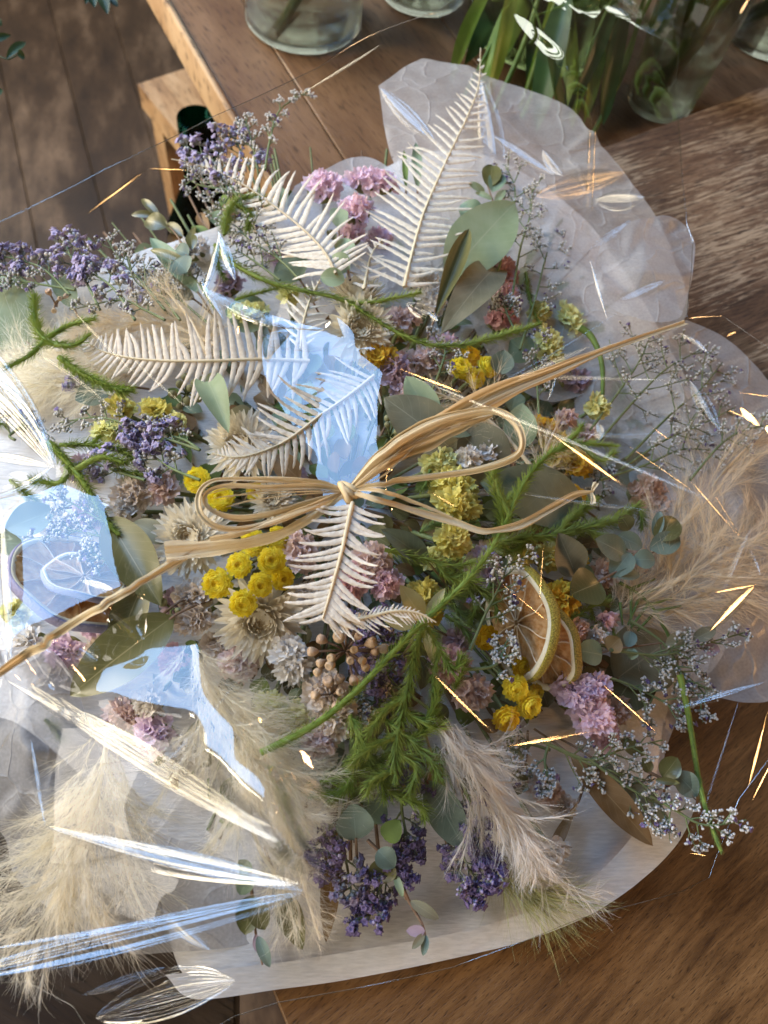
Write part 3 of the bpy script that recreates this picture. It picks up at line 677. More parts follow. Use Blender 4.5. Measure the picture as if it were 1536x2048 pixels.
# warm bulb glints along creases
for i, (a, b, wv, z) in enumerate([((845, 1326), (1012, 1492), 20, .088), ((1010, 1494), (1220, 1455), 15, .08), ((1204, 1368), (1312, 1464), 13, .075), ((1082, 852), (1278, 994), 30, .095), ((800, 738), (935, 790), 9, .1),
        ((1185, 90), (1172, 560), 9, .07), ((1196, 150), (1180, 500), 5, .072), ((1086, 1092), (1080, 1200), 10, .09), ((1000, 1165), (1092, 1240), 8, .092), ((1512, 1168), (1420, 1262), 16, .05), ((1430, 1185), (1510, 1170), 10, .05),
        ((1480, 1075), (1380, 960), 6, .055), ((1484, 1078), (1430, 990), 5, .055), ((1475, 785), (1560, 795), 4, .05), ((1456, 820), (1488, 834), 4, .05),
        ((1455, 672), (1472, 664), 7, .045), ((1300, 850), (1338, 880), 3, .07), ((1536, 1420), (1495, 1580), 10, .03), ((1545, 1520), (1505, 1600), 12, .03), ((862, 985), (908, 1012), 9, .1), ((170, 430), (300, 335), 8, .07), ((300, 337), (372, 340), 6, .07),
        ((1380, 1706), (1412, 1712), 6, .02), ((0, 1500), (22, 1462), 4, .05), ((1390, 985), (1240, 880), 3, .07), ((104, 1712), (112, 1690), 4, .06)]):
    fold(a, b, wv * 1.5, LMP, z, .22, 2, 100 + i, nu=30, amp=.12, m=m_glint)
# ------------------------------------------------------------------ flower and foliage builders
M = {}
def mk(name, *a, **k): M[name] = organic(name, *a, **k); return M[name]
mk('bleached_fern', (.72, .61, .48), (.85, .76, .63), .7, .2, 500, .5)
mk('fern_rib', (.60, .50, .33), (.72, .62, .44), .6, .1, 200, .2)
mk('cream_petal', (.88, .80, .62), (.93, .88, .76), .45, .35, 120, .1, streak=14, tint=(.90, .84, .74))
mk('cream_center', (.70, .55, .36), (.82, .68, .48), .8, .1, 900, .6)
mk('yellow_petal', (.90, .74, .03), (.95, .86, .13), .5, .42, 200, .1, vary=.12)
mk('golden_petal', (.84, .58, .012), (.90, .68, .04), .5, .3, 200, .1, vary=.12)
mk('yellow_center', (.74, .50, .02), (.84, .62, .04), .8, .1, 900, .6)
mk('green_stem', (.13, .17, .07), (.20, .24, .11), .6, .1, 200, .2)
mk('brown_stem', (.16, .10, .06), (.25, .16, .10), .7, .0, 200, .2)
mk('olive_calyx', (.14, .15, .05), (.25, .24, .10), .7, .1, 300, .3)
ST = dict(pink=((.84, .56, .68), (.90, .70, .79)), rose=((.66, .34, .38), (.76, .48, .50)), lilac=((.70, .52, .70), (.80, .66, .80)), palepink=((.68, .50, .48), (.78, .62, .58)),
          beige=((.66, .54, .45), (.76, .66, .57)), white=((.72, .68, .63), (.82, .78, .74)), yellow=((.70, .60, .10), (.80, .72, .24)), lemon=((.72, .70, .22), (.80, .78, .40)),
          gold=((.74, .46, .02), (.82, .58, .06)), peach=((.70, .46, .34), (.78, .56, .44)), mauve=((.42, .30, .38), (.55, .42, .50)))
for k_, (a, b) in ST.items(): mk(k_ + '_statice', a, b, .7, .38, 160, .25, streak=22, tint=tuple(min(1, x * 1.12 + .03) for x in b), vary=.14)
mk('eucalyptus', (.17, .24, .15), (.25, .33, .22), .5, .2, 90, .12, uvveins=True, tint=(.34, .40, .26))
mk('pale_eucalyptus', (.30, .37, .21), (.37, .44, .27), .5, .3, 70, .1, uvveins=True, tint=(.46, .50, .32))
mk('blue_eucalyptus', (.13, .175, .135), (.20, .25, .19), .5, .15, 90, .12, uvveins=True, tint=(.26, .33, .27))
mk('dark_leaf_olive', (.10, .095, .03), (.15, .14, .05), .32, .12, 60, .12, .5, uvveins=True, tint=(.30, .26, .13))
mk('brown_leaf', (.22, .12, .04), (.32, .20, .09), .5, .3, 70, .2, uvveins=True, tint=(.40, .28, .14))
mk('grey_olive_leaf', (.22, .21, .13), (.31, .29, .19), .5, .25, 70, .2, uvveins=True, tint=(.40, .38, .26))
mk('yellow_leaf', (.55, .47, .22), (.64, .57, .30), .5, .3, 70, .15, uvveins=True, tint=(.72, .66, .42))
mk('moss_green', (.17, .25, .035), (.32, .40, .08), .55, .3, 60, .1)
mk('deep_green', (.10, .16, .035), (.18, .26, .06), .6, .2, 60, .1)
mk('pampas_hair', (.94, .89, .76), (.97, .94, .86), .6, .7, 40, 0, vary=.08)
mk('white_hair', (.84, .76, .66), (.92, .89, .84), .5, .5, 40, 0, vary=.05)
mk('green_hair', (.34, .34, .12), (.46, .44, .20), .6, .3, 40, 0, vary=.05)
mk('tan_hair', (.88, .75, .54), (.93, .83, .66), .6, .5, 40, 0, vary=.05)
mk('bud_calyx', (.26, .26, .20), (.40, .38, .32), .7, .1, 900, .2)
mk('bud_white', (.62, .59, .56), (.78, .75, .73), .7, .2, 900, .1)
mk('bud_purple', (.12, .085, .21), (.25, .19, .37), .6, .2, 1500, .1, vary=.1)
mk('bud_violet', (.34, .28, .46), (.52, .45, .62), .6, .25, 1500, .1, vary=.1)
mk('berry', (.46, .30, .18), (.60, .42, .28), .65, .0, 600, .4)
mk('green_berry', (.24, .24, .12), (.34, .33, .18), .6, .0, 400, .2)
mk('orange_rind', (.14, .115, .018), (.50, .38, .07), .45, .0, 1800, .9)
mk('orange_pith', (.80, .74, .56), (.86, .82, .68), .8, .3, 400, .4)
mk('orange_pulp', (.54, .31, .11), (.74, .54, .30), .35, .5, 260, .6, vary=.05)
mk('membrane', (.78, .62, .44), (.84, .72, .56), .5, .3, 300, .2)
mk('rind_violet', (.25, .24, .38), (.33, .31, .45), .5, .0, 1200, .6)
mk('raffia', (.78, .55, .28), (.91, .73, .46), .5, .35, 60, .6, streak=16, tint=(.93, .78, .52), vary=.1)

def petals(mb, c, Bm, rings, g, pointed=True, mi=0, scale=1.0, nu=6):
    """rings: (count, start radius, length, half width, start elevation deg, curl deg, height)"""
    for (cnt, r0, L, W, e0, cu, h0) in rings:
        th = np.linspace(0, 2 * PI, cnt, endpoint=False) + g.uniform(0, 6) + g.normal(size=cnt) * .09
        for a in th:
            Lk = L * g.uniform(.86, 1.1); e = math.radians(e0 + g.normal() * 5) + math.radians(cu + g.normal() * 6) * np.linspace(0, 1, nu)
            ds = Lk / (nu - 1); rr_ = r0 + np.r_[0, np.cumsum(np.cos(e[:-1]) * ds)]; hh = h0 + np.r_[0, np.cumsum(np.sin(e[:-1]) * ds)]
            u = np.linspace(0, 1, nu)
            wp = (np.sin(PI * (.12 + .84 * u)) ** .8) if pointed else (.45 + .55 * np.sin(PI * .5 * np.minimum(1, u * 1.5))) * np.sqrt(np.clip(1.04 - u ** 4, 0, 1))
            v = np.array([-1, 0, 1.0]); ww = (W * g.uniform(.85, 1.1) * wp)[:, None] * v[None]
            cup = .35 * np.abs(v)[None] * (W * wp)[:, None]
            ca, sa = math.cos(a), math.sin(a); tw = g.normal() * .12
            rx = rr_[:, None] - cup * np.sin(e)[:, None]; hz = hh[:, None] + cup * np.cos(e)[:, None] + ww * tw
            X = np.stack([rx * ca - ww * sa, rx * sa + ww * ca, hz], -1).reshape(-1, 3) * scale
            uv = np.stack(np.broadcast_arrays(v[None] * .5 + g.random() * 5, u[:, None]), -1).reshape(-1, 2)
            mb.add(X @ Bm.T + c, grid_faces(nu, 3), mi, uv)
def dome_mesh(mb, c, Bm, r, h, g, bump=.08, mi=0, nr=8, ns=20, dent=0.0):
    u = np.linspace(0, 1, nr)[:, None]; a = np.linspace(0, 2 * PI, ns, endpoint=False)[None]
    R_ = r * u * (1 + 0 * a); Z = h * np.sqrt(np.clip(1 - u ** 2, 0, 1)) + r * bump * g.normal(size=(nr, ns)) * (u > .05) - dent * h * np.exp(-(u / .35) ** 2)
    X = np.stack([R_ * np.cos(a), R_ * np.sin(a), Z], -1).reshape(-1, 3); mb.add(X @ Bm.T + c, grid_faces(nr, ns, True), mi)
def facing(X, px, py, out=.35):
    cx = P(700, 1000, .05); d = X - cx; d[2] = 0
    return nrm(np.array([0, -.35, 1.0]) + out * nrm(d) * min(1, np.linalg.norm(d) / .12))
def stem_down(t, X, fdir, mat='green_stem', L=.04, r=.0009):
    cc = P(690, 1010, .012); e = X - fdir * L * .6; e = e + nrm(cc - e) * L * .5; e[2] = max(.008, min(e[2], X[2] - .012))
    mb = MB(); tube(mb, catmull([X - fdir * .002, X - fdir * L * .35, e], 8), r, 6); mb.obj('stem', M[mat], t, t.location)

def strawflower(px, py, rpx, label, lift=.004, tilt=(0, 0), closed=0.0, seed=0, group='cream strawflowers'):
    g = np.random.default_rng(seed + 100); z = dome(px, py) + lift + .005; X = P(px, py, z); r = rpx * 1.08 * mpp(X)
    f = nrm(facing(X, px, py) + np.array([tilt[0], tilt[1], 0])); Bm = basis(f, g.uniform(0, 6)); t = thing('strawflower', label, 'flower', X, group)
    mb = MB(); k = closed
    petals(mb, X, Bm, [(24, r * .30, r * .72, r * .085, -12 + 25 * k, 22, -r * .20), (28, r * .29, r * .70, r * .085, 4 + 25 * k, 26, -r * .15), (30, r * .28, r * .64, r * .08, 16 + 24 * k, 28, -r * .11), (30, r * .27, r * .56, r * .075, 28 + 20 * k, 32, -r * .07),
                       (28, r * .26, r * .48, r * .07, 42 + 15 * k, 38, -r * .03), (26, r * .24, r * .40, r * .065, 54 + 8 * k, 50, 0), (22, r * .21, r * .32, r * .055, 62, 62, r * .02), (18, r * .16, r * .24, r * .045, 66, 70, r * .03), (12, r * .09, r * .16, r * .035, 66, 60, r * .03)], g)
    mb.obj('petals', M['cream_petal'], t, X)
    mb = MB(); dome_mesh(mb, X, Bm, r * .29, r * .10, g, .05, nr=12, ns=32, dent=.4); mb.obj('flower_center', M['cream_center'], t, X); stem_down(t, X, f)
    return t
def button(px, py, rpx, label, lift=.006, tilt=(0, 0), mat='yellow_petal', seed=0, group='yellow button flowers', closed=0):
    g = np.random.default_rng(seed + 300); z = dome(px, py) + lift; X = P(px, py, z); r = rpx * mpp(X)
    f = nrm(facing(X, px, py, .3) + np.array([tilt[0], tilt[1], 0])); Bm = basis(f, g.uniform(0, 6)); t = thing('button_flower', label, 'flower', X, group)
    mb = MB(); petals(mb, X, Bm, [(20, r * .52, r * .46, r * .17, -40, 85, -r * .25), (22, r * .52, r * .44, r * .16, -8, 80, -r * .12), (22, r * .50, r * .40, r * .145, 22, 80, -r * .02), (20, r * .46, r * .36, r * .13, 45, 80, r * .08), (18, r * .40, r * .30, r * .11, 60, 75, r * .16), (15, r * .32, r * .25, r * .09, 68, 70, r * .20), (12, r * .23, r * .20, r * .07, 74, 60, r * .20)], g, False)
    dome_mesh(mb, X - f * r * .25, Bm, r * .72, r * .28, g, .01)
    mb.obj('petals', M[mat], t, X)
    mb = MB(); dome_mesh(mb, X + f * r * .06, Bm, r * .26, r * .14, g, .06, nr=8, ns=18, dent=.5); mb.obj('flower_center', M['yellow_center'], t, X); stem_down(t, X, f, L=.03)
    return t

# ruffled papery florets, four shapes shared by every statice head
def floret_mesh(k):
    g = np.random.default_rng(900 + k); nr, ns = 6, 34; u = np.linspace(0, 1, nr)[:, None] ** .8; a = np.linspace(0, 2 * PI, ns, endpoint=False)[None]
    f1 = sum(g.uniform(.4, 1) * np.sin(n * a + g.uniform(0, 6)) / 1.3 for n in (5, 7, 11)); f2 = sum(np.sin(n * a + g.uniform(0, 6)) for n in (9, 13))
    sq = g.uniform(.55, .9); rr_ = .10 + .9 * u * (1 + .06 * f2)
    X = rr_ * np.cos(a) * sq * (1 + .1 * u * f1); Y = rr_ * np.sin(a); Z = .95 * u ** .75 + .17 * u ** 1.4 * f1 + .05 * u ** 2 * g.normal(size=(1, ns)) - .15 * u ** 3
    Z = Z + 0 * a; V = np.stack([X + 0 * Z, Y + 0 * Z, Z], -1).reshape(-1, 3)
    uv = np.stack(np.broadcast_arrays(a / 6.283 * 1.0, u), -1).reshape(-1, 2); mb = MB(); mb.add(V, grid_faces(nr, ns, True), 0, uv); return mb
FM = {}
def floret_data(k, mat):
    if (k, mat) not in FM:
        o = floret_mesh(k).obj('floret', M[mat]); FM[(k, mat)] = o.data; bpy.data.objects.remove(o)
    return FM[(k, mat)]
def statice(px, py, rx, ry, rot, kind, label, n=12, lift=.0, fs=.0045, seed=0, group=None):
    g = np.random.default_rng(seed + 500 + int(px * 3 + py)); z = dome(px, py) + lift; X = P(px, py, z); m = mpp(X); ax_, ay_ = rx * m, ry * m
    f = facing(X.copy(), px, py, .25); Bm = basis(f, 0.0); e1 = nrm(P(px + 40 * math.cos(rot), py - 40 * math.sin(rot), z) - X); e1 = nrm(e1 - f * (e1 @ f)); Bm = np.stack([e1, np.cross(f, e1), f], 1)
    t = thing('statice_flower', label, 'flower', X, group or kind_group(kind)); mat = kind + '_statice'
    ga = PI * (3 - math.sqrt(5)); hz = min(ax_, ay_) * .65
    for i in range(n):
        q = math.sqrt((i + .5) / n) * .98; a = i * ga + g.normal() * .15; lx, ly = q * math.cos(a), q * math.sin(a); lz = math.sqrt(max(0, 1 - q * q))
        pos = X + Bm @ np.array([lx * (ax_ - fs * .5), ly * (ay_ - fs * .5), lz * hz - hz * .4]); nn = nrm(Bm @ nrm(np.array([lx / max(ax_, .001), ly / max(ay_, .001), .5 * lz / hz + .35 / hz])) + g.normal(size=3) * .22)
        o = bpy.data.objects.new('floret', floret_data(int(g.integers(0, 4)), mat)); COL.objects.link(o); o.parent = t
        s = fs * g.uniform(.8, 1.2); Bq = basis(nn, g.uniform(0, 6)) * s; Bq[:, 2] *= g.uniform(.8, 1.15)
        Mx = np.eye(4); Mx[:3, :3] = Bq; Mx[:3, 3] = pos - nn * s * .5 - X; o.matrix_local = Matrix(Mx)
    mb = MB(); dome_mesh(mb, X - f * hz * .5, np.stack([Bm[:, 0] * ax_ / ay_, Bm[:, 1], Bm[:, 2]], 1), ay_ * .8, hz * .5, g, .06); mb.obj('calyx', M['olive_calyx'], t, X)
    stem_down(t, X - f * hz * .5, f, L=.045, r=.0012)
    return t
def kind_group(k): return {'pink': 'pink statice heads', 'rose': 'rose statice heads', 'lilac': 'lilac statice heads', 'palepink': 'pale pink statice heads', 'beige': 'beige statice heads', 'white': 'white statice heads', 'yellow': 'yellow statice heads', 'lemon': 'lemon statice heads', 'gold': 'golden statice heads', 'peach': 'peach statice heads', 'mauve': 'mauve statice heads'}[k]

def fern(pts, Ll, Lr, n, label, lift=.012, ang=68, wpx=11, seed=0, prof=None, bendl=0., bendr=0., droop=.12, stemw=.0006, side_up=0.0):
    g = np.random.default_rng(seed + 40); p = path3(pts, lift, 90)[::-1]                    # now base -> tip
    t_ = nrm(np.gradient(p, axis=0)); X0 = p[len(p) // 2]; th = thing('bleached_fern', label, 'fern', p[0], 'bleached fern fronds')
    mb = MB(); m = mpp(X0)
    prof = prof or (lambda s: (min(1, (1 - s) * 1.9) ** .8) * (.55 + .45 * min(1, s * 5)))
    for i in range(n):
        s = (i + .5) / n; q = s * 89; k = int(q); c = p[k] + (p[min(k + 1, 89)] - p[k]) * (q - k); T = t_[k]
        nn = upn(c); nn = nrm(nn - T * (nn @ T)); S = np.cross(nn, T)
        for sg, L0, be in ((1, Ll, bendl), (-1, Lr, bendr)):
            L = L0 * m * prof(s) * g.uniform(.88, 1.08)
            if L < .001 or g.random() < .04: continue
            if g.random() < .10: L *= g.uniform(.45, .8)
            a0 = math.radians(ang + g.normal() * 4) * (1 - .25 * s); a = a0 - (be + g.normal() * .22) * np.linspace(0, 1, 15)
            d = np.cos(a)[:, None] * T + np.sin(a)[:, None] * S * sg; dn = -droop * np.linspace(0, 1, 15) ** 1.5 + g.normal() * .28 * np.linspace(0, 1, 15) ** 2 + side_up
            d = nrm(d + dn[:, None] * nn); path = c + np.vstack([np.zeros(3), np.cumsum(d[:-1], 0)]) * L / 14
            u = np.linspace(0, 1, 15); W = wpx * .5 * m * (1 - .72 * u ** 1.6) * (1 + .10 * np.sin(u * 58 + g.uniform(0, 6))) * (.5 + .5 * min(1, prof(s) * 1.3)) * g.uniform(.85, 1.1); W[-1] *= .3
            sd = nrm(np.cross(nn, d)); v = np.array([-1, -.5, 0, .5, 1.0])
            V = path[:, None] + sd[:, None] * (W[:, None] * v[None])[..., None] + nn * ((np.array([-.42, .02, -.12, .02, -.42])[None] * W[:, None]) + .05 * W[:, None] * np.sin(u * 120)[:, None])[..., None]
            mb.add(V.reshape(-1, 3), grid_faces(15, 5), 0, np.stack(np.broadcast_arrays(v[None], u[:, None]), -1).reshape(-1, 2))
    mb.obj('leaflets', M['bleached_fern'], th, p[0])
    mb = MB(); tube(mb, p + np.array([0, 0, .0003]), np.linspace(stemw * 1.5, stemw * .5, 90), 6); mb.obj('stem', M['fern_rib'], th, p[0])
    return th

def needle_template(seg=3):
    u = np.linspace(0, 1, seg + 1); w_ = .10 * (1 - u ** 1.5) + .01; V = []
    for x, ww in zip(u, w_): V += [[ww * .5, -.22 * x ** 2, x], [-ww * .5, -.22 * x ** 2, x]]
    return np.array(V), np.array([[2 * i, 2 * i + 1, 2 * i + 3, 2 * i + 2] for i in range(seg)])
NV, NF = needle_template()
def needles(mb, p, L, dens, g, spread=58, wide=1.0, mi=0, lvar=.25):
    d = np.linalg.norm(np.diff(p, axis=0), axis=1); cum = np.r_[0, np.cumsum(d)]; tot = cum[-1]; n = int(tot * dens)
    if n < 2: return
    s = np.sort(g.uniform(0, tot, n)); c = np.stack([np.interp(s, cum, p[:, i]) for i in range(3)], 1)
    t_ = nrm(np.gradient(p, axis=0)); T = nrm(np.stack([np.interp(s, cum, t_[:, i]) for i in range(3)], 1))
    rnd = nrm(g.normal(size=(n, 3))); S = nrm(rnd - T * np.sum(rnd * T, 1, keepdims=True)); a = np.radians(spread + g.normal(size=n) * 12)
    D = T * np.cos(a)[:, None] + S * np.sin(a)[:, None]; Y = nrm(np.cross(np.cross(D, T), D) * -1); Xx = np.cross(Y, D)
    l = (L * g.uniform(1 - lvar, 1 + lvar, n) * np.clip((tot - s) / (tot * .08) * .5 + .5, .4, 1))[:, None]
    mb.inst(NV, NF, np.stack([Xx * l * wide, Y * l, D * l], 2), c, mi)
def mossy(label, branches, r=.0009, L=.0052, dens=9000, lift=.012, mat='moss_green', stem='moss_green', seed=0, spread=58, wide=1.0, cat='sprig', name='clubmoss_sprig', group='green fuzzy sprigs'):
    g = np.random.default_rng(seed + 60); p0 = path3(branches[0], lift, 30); t = thing(name, label, cat, p0[0], group); mb = MB()
    for i, b in enumerate(branches):
        p = path3(b, lift, 30) if i else p0
        ms = MB(); tube(ms, p, np.linspace(r, r * .5, 30), 7); ms.obj('stem' if i == 0 else 'branch', M[stem], t, p0[0]); needles(mb, p, L * (1 if i == 0 else .9), dens * 1.5, g, spread, wide * .72)
    mb.obj('needles', M[mat], t, p0[0]); return t

def hair_template(seg=6, curve=.5):
    u = np.linspace(0, 1, seg + 1); V = []
    for x in u: w_ = .5 * (1 - .8 * x); V += [[w_, -curve * x ** 2, x], [-w_, -curve * x ** 2, x]]
    return np.array(V), np.array([[2 * i, 2 * i + 1, 2 * i + 3, 2 * i + 2] for i in range(seg)])
HV, HF = hair_template()
def plume(pts, wpx, label, lift=.012, nb=60, hl=.016, bl=.03, dens=1500, mat='pampas_hair', seed=0, spread=24, group='feathery grass plumes', hw=.00016, bspread=36, flat=.6, zdrop=0.0):
    """pampas plume: spine with soft side branchlets, each carrying hundreds of fine hairs. pts base -> tip"""
    g = np.random.default_rng(seed + 80); p = path3(pts, lift, 60); t = thing('grass_plume', label, 'grass plume', p[0], group)
    T = nrm(np.gradient(p, axis=0)); m = mpp(p[30]); mb = MB(); ms = MB(); tube(ms, p, np.linspace(.0011, .0004, 60), 6)
    nb = int(nb * 1.35); bl = bl * .62
    for i in range(nb):
        s = g.beta(1.0, 1.0) * .93; k = int(s * 59); c = p[k]; nn = upn(c); nn = nrm(nn - T[k] * (nn @ T[k])); S = np.cross(nn, T[k])
        ph = g.uniform(0, 2 * PI); side = S * math.cos(ph) + nn * math.sin(ph) * flat; a = math.radians(abs(g.normal()) * bspread * .6 + bspread * .4)
        prof = (.45 + .55 * math.sin(PI * min(1, s * 1.05 + .08))); L = min(bl * g.uniform(.6, 1.2) * prof, 2.5 * bl)
        u = np.linspace(0, 1, 12)[:, None]; d0 = T[k] * math.cos(a) + side * math.sin(a)
        off = side * (g.uniform(0, .75) * wpx * m * .5 * prof)
        q = c + off + L * (u * d0 + u ** 2 * (T[k] * g.normal() * .2 + S * g.normal() * .35 + side * .15 - nn * .08))
        q[:, 2] = np.maximum(q[:, 2], .006)
        tube(ms, q, np.linspace(.00010, .00005, 12), 3)
        needles_h(mb, q, hl * prof, dens * 1.6, g, spread * 1.25, hw)
    mb.obj('plume', M[mat], t, p[0]); ms.obj('stem', M[mat], t, p[0]); return t
def needles_h(mb, p, L, dens, g, spread, hw):
    d = np.linalg.norm(np.diff(p, axis=0), axis=1); cum = np.r_[0, np.cumsum(d)]; tot = cum[-1]; n = max(4, int(tot * dens)); s = g.uniform(0, tot, n)
    c = np.stack([np.interp(s, cum, p[:, i]) for i in range(3)], 1); t_ = nrm(np.gradient(p, axis=0)); T = nrm(np.stack([np.interp(s, cum, t_[:, i]) for i in range(3)], 1))
    rnd = nrm(g.normal(size=(n, 3))); S = nrm(rnd - T * np.sum(rnd * T, 1, keepdims=True)); a = np.radians(np.abs(spread + g.normal(size=n) * spread * .4))
    D = T * np.cos(a)[:, None] + S * np.sin(a)[:, None]; Y = nrm(np.cross(np.cross(D, T), D)) * g.choice([-1, 1], n)[:, None]; Xx = np.cross(Y, D); l = (L * g.uniform(.5, 1.25, n))[:, None]
    mb.inst(HV, HF, np.stack([Xx * hw * g.uniform(.6, 1.5, n)[:, None], Y * l, D * l], 2), c)

def bud_templates():
    a = np.linspace(0, 2 * PI, 6, endpoint=False)
    def ringz(prof): return np.array([[r * math.cos(t), r * math.sin(t), z] for r, z in prof for t in a])
    cal = ringz([(.05, 0), (.18, .25), (.20, .6), (.24, .72)]); tip = ringz([(.22, .68), (.30, .95), (.16, 1.1), (.02, 1.12)])
    a5 = np.linspace(0, 2 * PI, 10, endpoint=False); fl = np.array([[r * (1 + (.28 if i % 2 == 0 else -.2) * k) * math.cos(t), r * (1 + (.28 if i % 2 == 0 else -.2) * k) * math.sin(t), z] for k, r, z in ((0, .10, .72), (.3, .26, .98), (1, .46, 1.12), (.6, .22, 1.02), (0, .04, .9)) for i, t in enumerate(a5)])
    return (cal, grid_faces(4, 6, True)), (tip, grid_faces(4, 6, True)), (fl, grid_faces(5, 10, True))
BC, BT, BF = bud_templates()
def spray(label, pts, branches, kind='white', blen=60, nbr=8, bl=.0026, seed=0, lift=.008, per=11, flower=.0, name='statice_spray', group='fine white-tipped sprays', clump=.8, stem='green_stem', tipcol='bud_white', flcol='bud_purple', spreadang=46):
    """branching spray: main stem (base->tip) plus side branches, combs of tiny buds along every outer end"""
    g = np.random.default_rng(seed + 700); p = path3(pts, lift, 40); t = thing(name, label, 'flower spray', p[0], group); ms = MB(); tube(ms, p, np.linspace(.0008, .00035, 40), 5)
    T = nrm(np.gradient(p, axis=0)); m = mpp(p[20]); Bp, Bd = [], []
    tw = [(p[24:], 1.0)]
    for i in range(nbr):
        s = .28 + .70 * (i + g.uniform(0, .6)) / nbr; k = min(39, int(s * 39)); c = p[k]; nn = upn(c); nn = nrm(nn - T[k] * (nn @ T[k])); S = np.cross(nn, T[k]) * (1 if i % 2 else -1)
        a = math.radians(spreadang + g.normal() * 14); L = blen * m * g.uniform(.6, 1.15) * (1.15 - .5 * s); u = np.linspace(0, 1, 14)[:, None]
        q = c + L * (u * (T[k] * math.cos(a) + S * math.sin(a) + nn * g.normal() * .25) + .25 * u ** 2 * (T[k] + nn * g.normal() * .4)); q[:, 2] = np.maximum(q[:, 2], .005)
        tube(ms, q, np.linspace(.00045, .0002, 14), 4); tw.append((q[5:], 1.0))
        for j in range(2):
            k2 = int(g.integers(4, 11)); tt = nrm(q[k2 + 1] - q[k2]); sd = nrm(np.cross(nn, tt)) * (1 if j else -1); l2 = L * g.uniform(.25, .5)
            q2 = q[k2] + l2 * (u[:10] / u[9]) * nrm(tt + sd * g.uniform(.5, 1.0) + nn * g.normal() * .3); tube(ms, q2, .0002, 4); tw.append((q2[3:], .8))
    for q, sc in tw:
        tot = np.sum(np.linalg.norm(np.diff(q, axis=0), axis=1)); n = max(4, int(tot / .00085 * clump)) if per is None else max(3, int(per * sc)); 
        s = np.sort(g.uniform(.0, 1, n) ** .8) * (len(q) - 1); k = np.minimum(s.astype(int), len(q) - 2); c = q[k] + (q[k + 1] - q[k]) * (s - k)[:, None]; tt = nrm(q[k + 1] - q[k])
        up_ = upn(q[0]); sd = nrm(up_ * g.uniform(.1, 1.0, n)[:, None] + nrm(np.cross(tt, up_)) * g.normal(size=n)[:, None] * .8); Bd.append(nrm(tt * g.uniform(.4, 1.1, n)[:, None] + sd)); Bp.append(c)
    Bp = np.vstack(Bp); Bd = np.vstack(Bd); n = len(Bp); sc = bl * g.uniform(.75, 1.25, n); Q = bases(Bd, g.uniform(0, 6, n)) * sc[:, None, None]; fl = g.random(n) < flower
    mb = MB(); mb.inst(*BC, Q, Bp, 0); mb.inst(*BT, Q[~fl], Bp[~fl], 1); mb.inst(*BF, Q[fl] * 1.25, Bp[fl], 2)
    mb.obj('buds', [M['bud_calyx'], M[tipcol], M[flcol]], t, p[0]); ms.obj('stem', M[stem], t, p[0]); return t

def leaf_one(label, b, t_, wpx, mat='eucalyptus', lift=(.004, .012), shape=1.0, cup=.25, bend=.06, name='eucalyptus_leaf', cat='leaf', group='single eucalyptus leaves', nn=None, twist=0., blunt=.75, wav=.04, stalk=True):
    zb_, zt_ = dome(*b) + lift[0], dome(*t_) + lift[1]; Xb = P(*b, max(.006, zb_)); Xt = P(*t_, max(.006, zt_)); t = thing(name, label, cat, Xb, group)
    mb = MB(); leaf_geo(mb, Xb, Xt, wpx * mpp(Xb), shape, cup, nn, bend, twist, wav=wav, blunt=blunt, nu=18); mb.obj('blade', M[mat], t, Xb)
    if stalk:
        d = nrm(Xb - Xt); ms = MB(); q = np.array([Xt + (Xb - Xt) * .95, Xb, Xb + d * .008 + [0, 0, -.004], Xb + d * .018 + [0, 0, -.012]]); q[:, 2] = np.maximum(q[:, 2], .004); tube(ms, catmull(q, 10), .0006, 6); ms.obj('stalk', M['brown_stem'], t, Xb)
    return t
def eucalyptus(label, stem_pts, leaves, mat='eucalyptus', lift=.008, r=.0006, stem='brown_stem', group='eucalyptus sprigs', shape=.9, name='eucalyptus_sprig', cup=.25):
    p = path3(stem_pts, lift, 24); t = thing(name, label, 'sprig', p[0], group); ms = MB(); tube(ms, p, np.linspace(r * 1.3, r * .6, 24), 6); ms.obj('stem', M[stem], t, p[0])
    for l in leaves:
        b, e, wv = l[0], l[1], l[2]; mt_ = l[3] if len(l) > 3 else mat
        zb_ = max(.007, dome(*b) + lift + .0005); ze = max(.007, dome(*e) + lift + rng.uniform(-.002, .005)); ml = MB(); Xb = P(*b, zb_)
        leaf_geo(ml, Xb, P(*e, ze), wv * mpp(Xb), shape, cup, bend=rng.uniform(.02, .12), twist=rng.normal() * .15, blunt=.62); ml.obj('leaf', M[mt_], t, p[0])
    return t
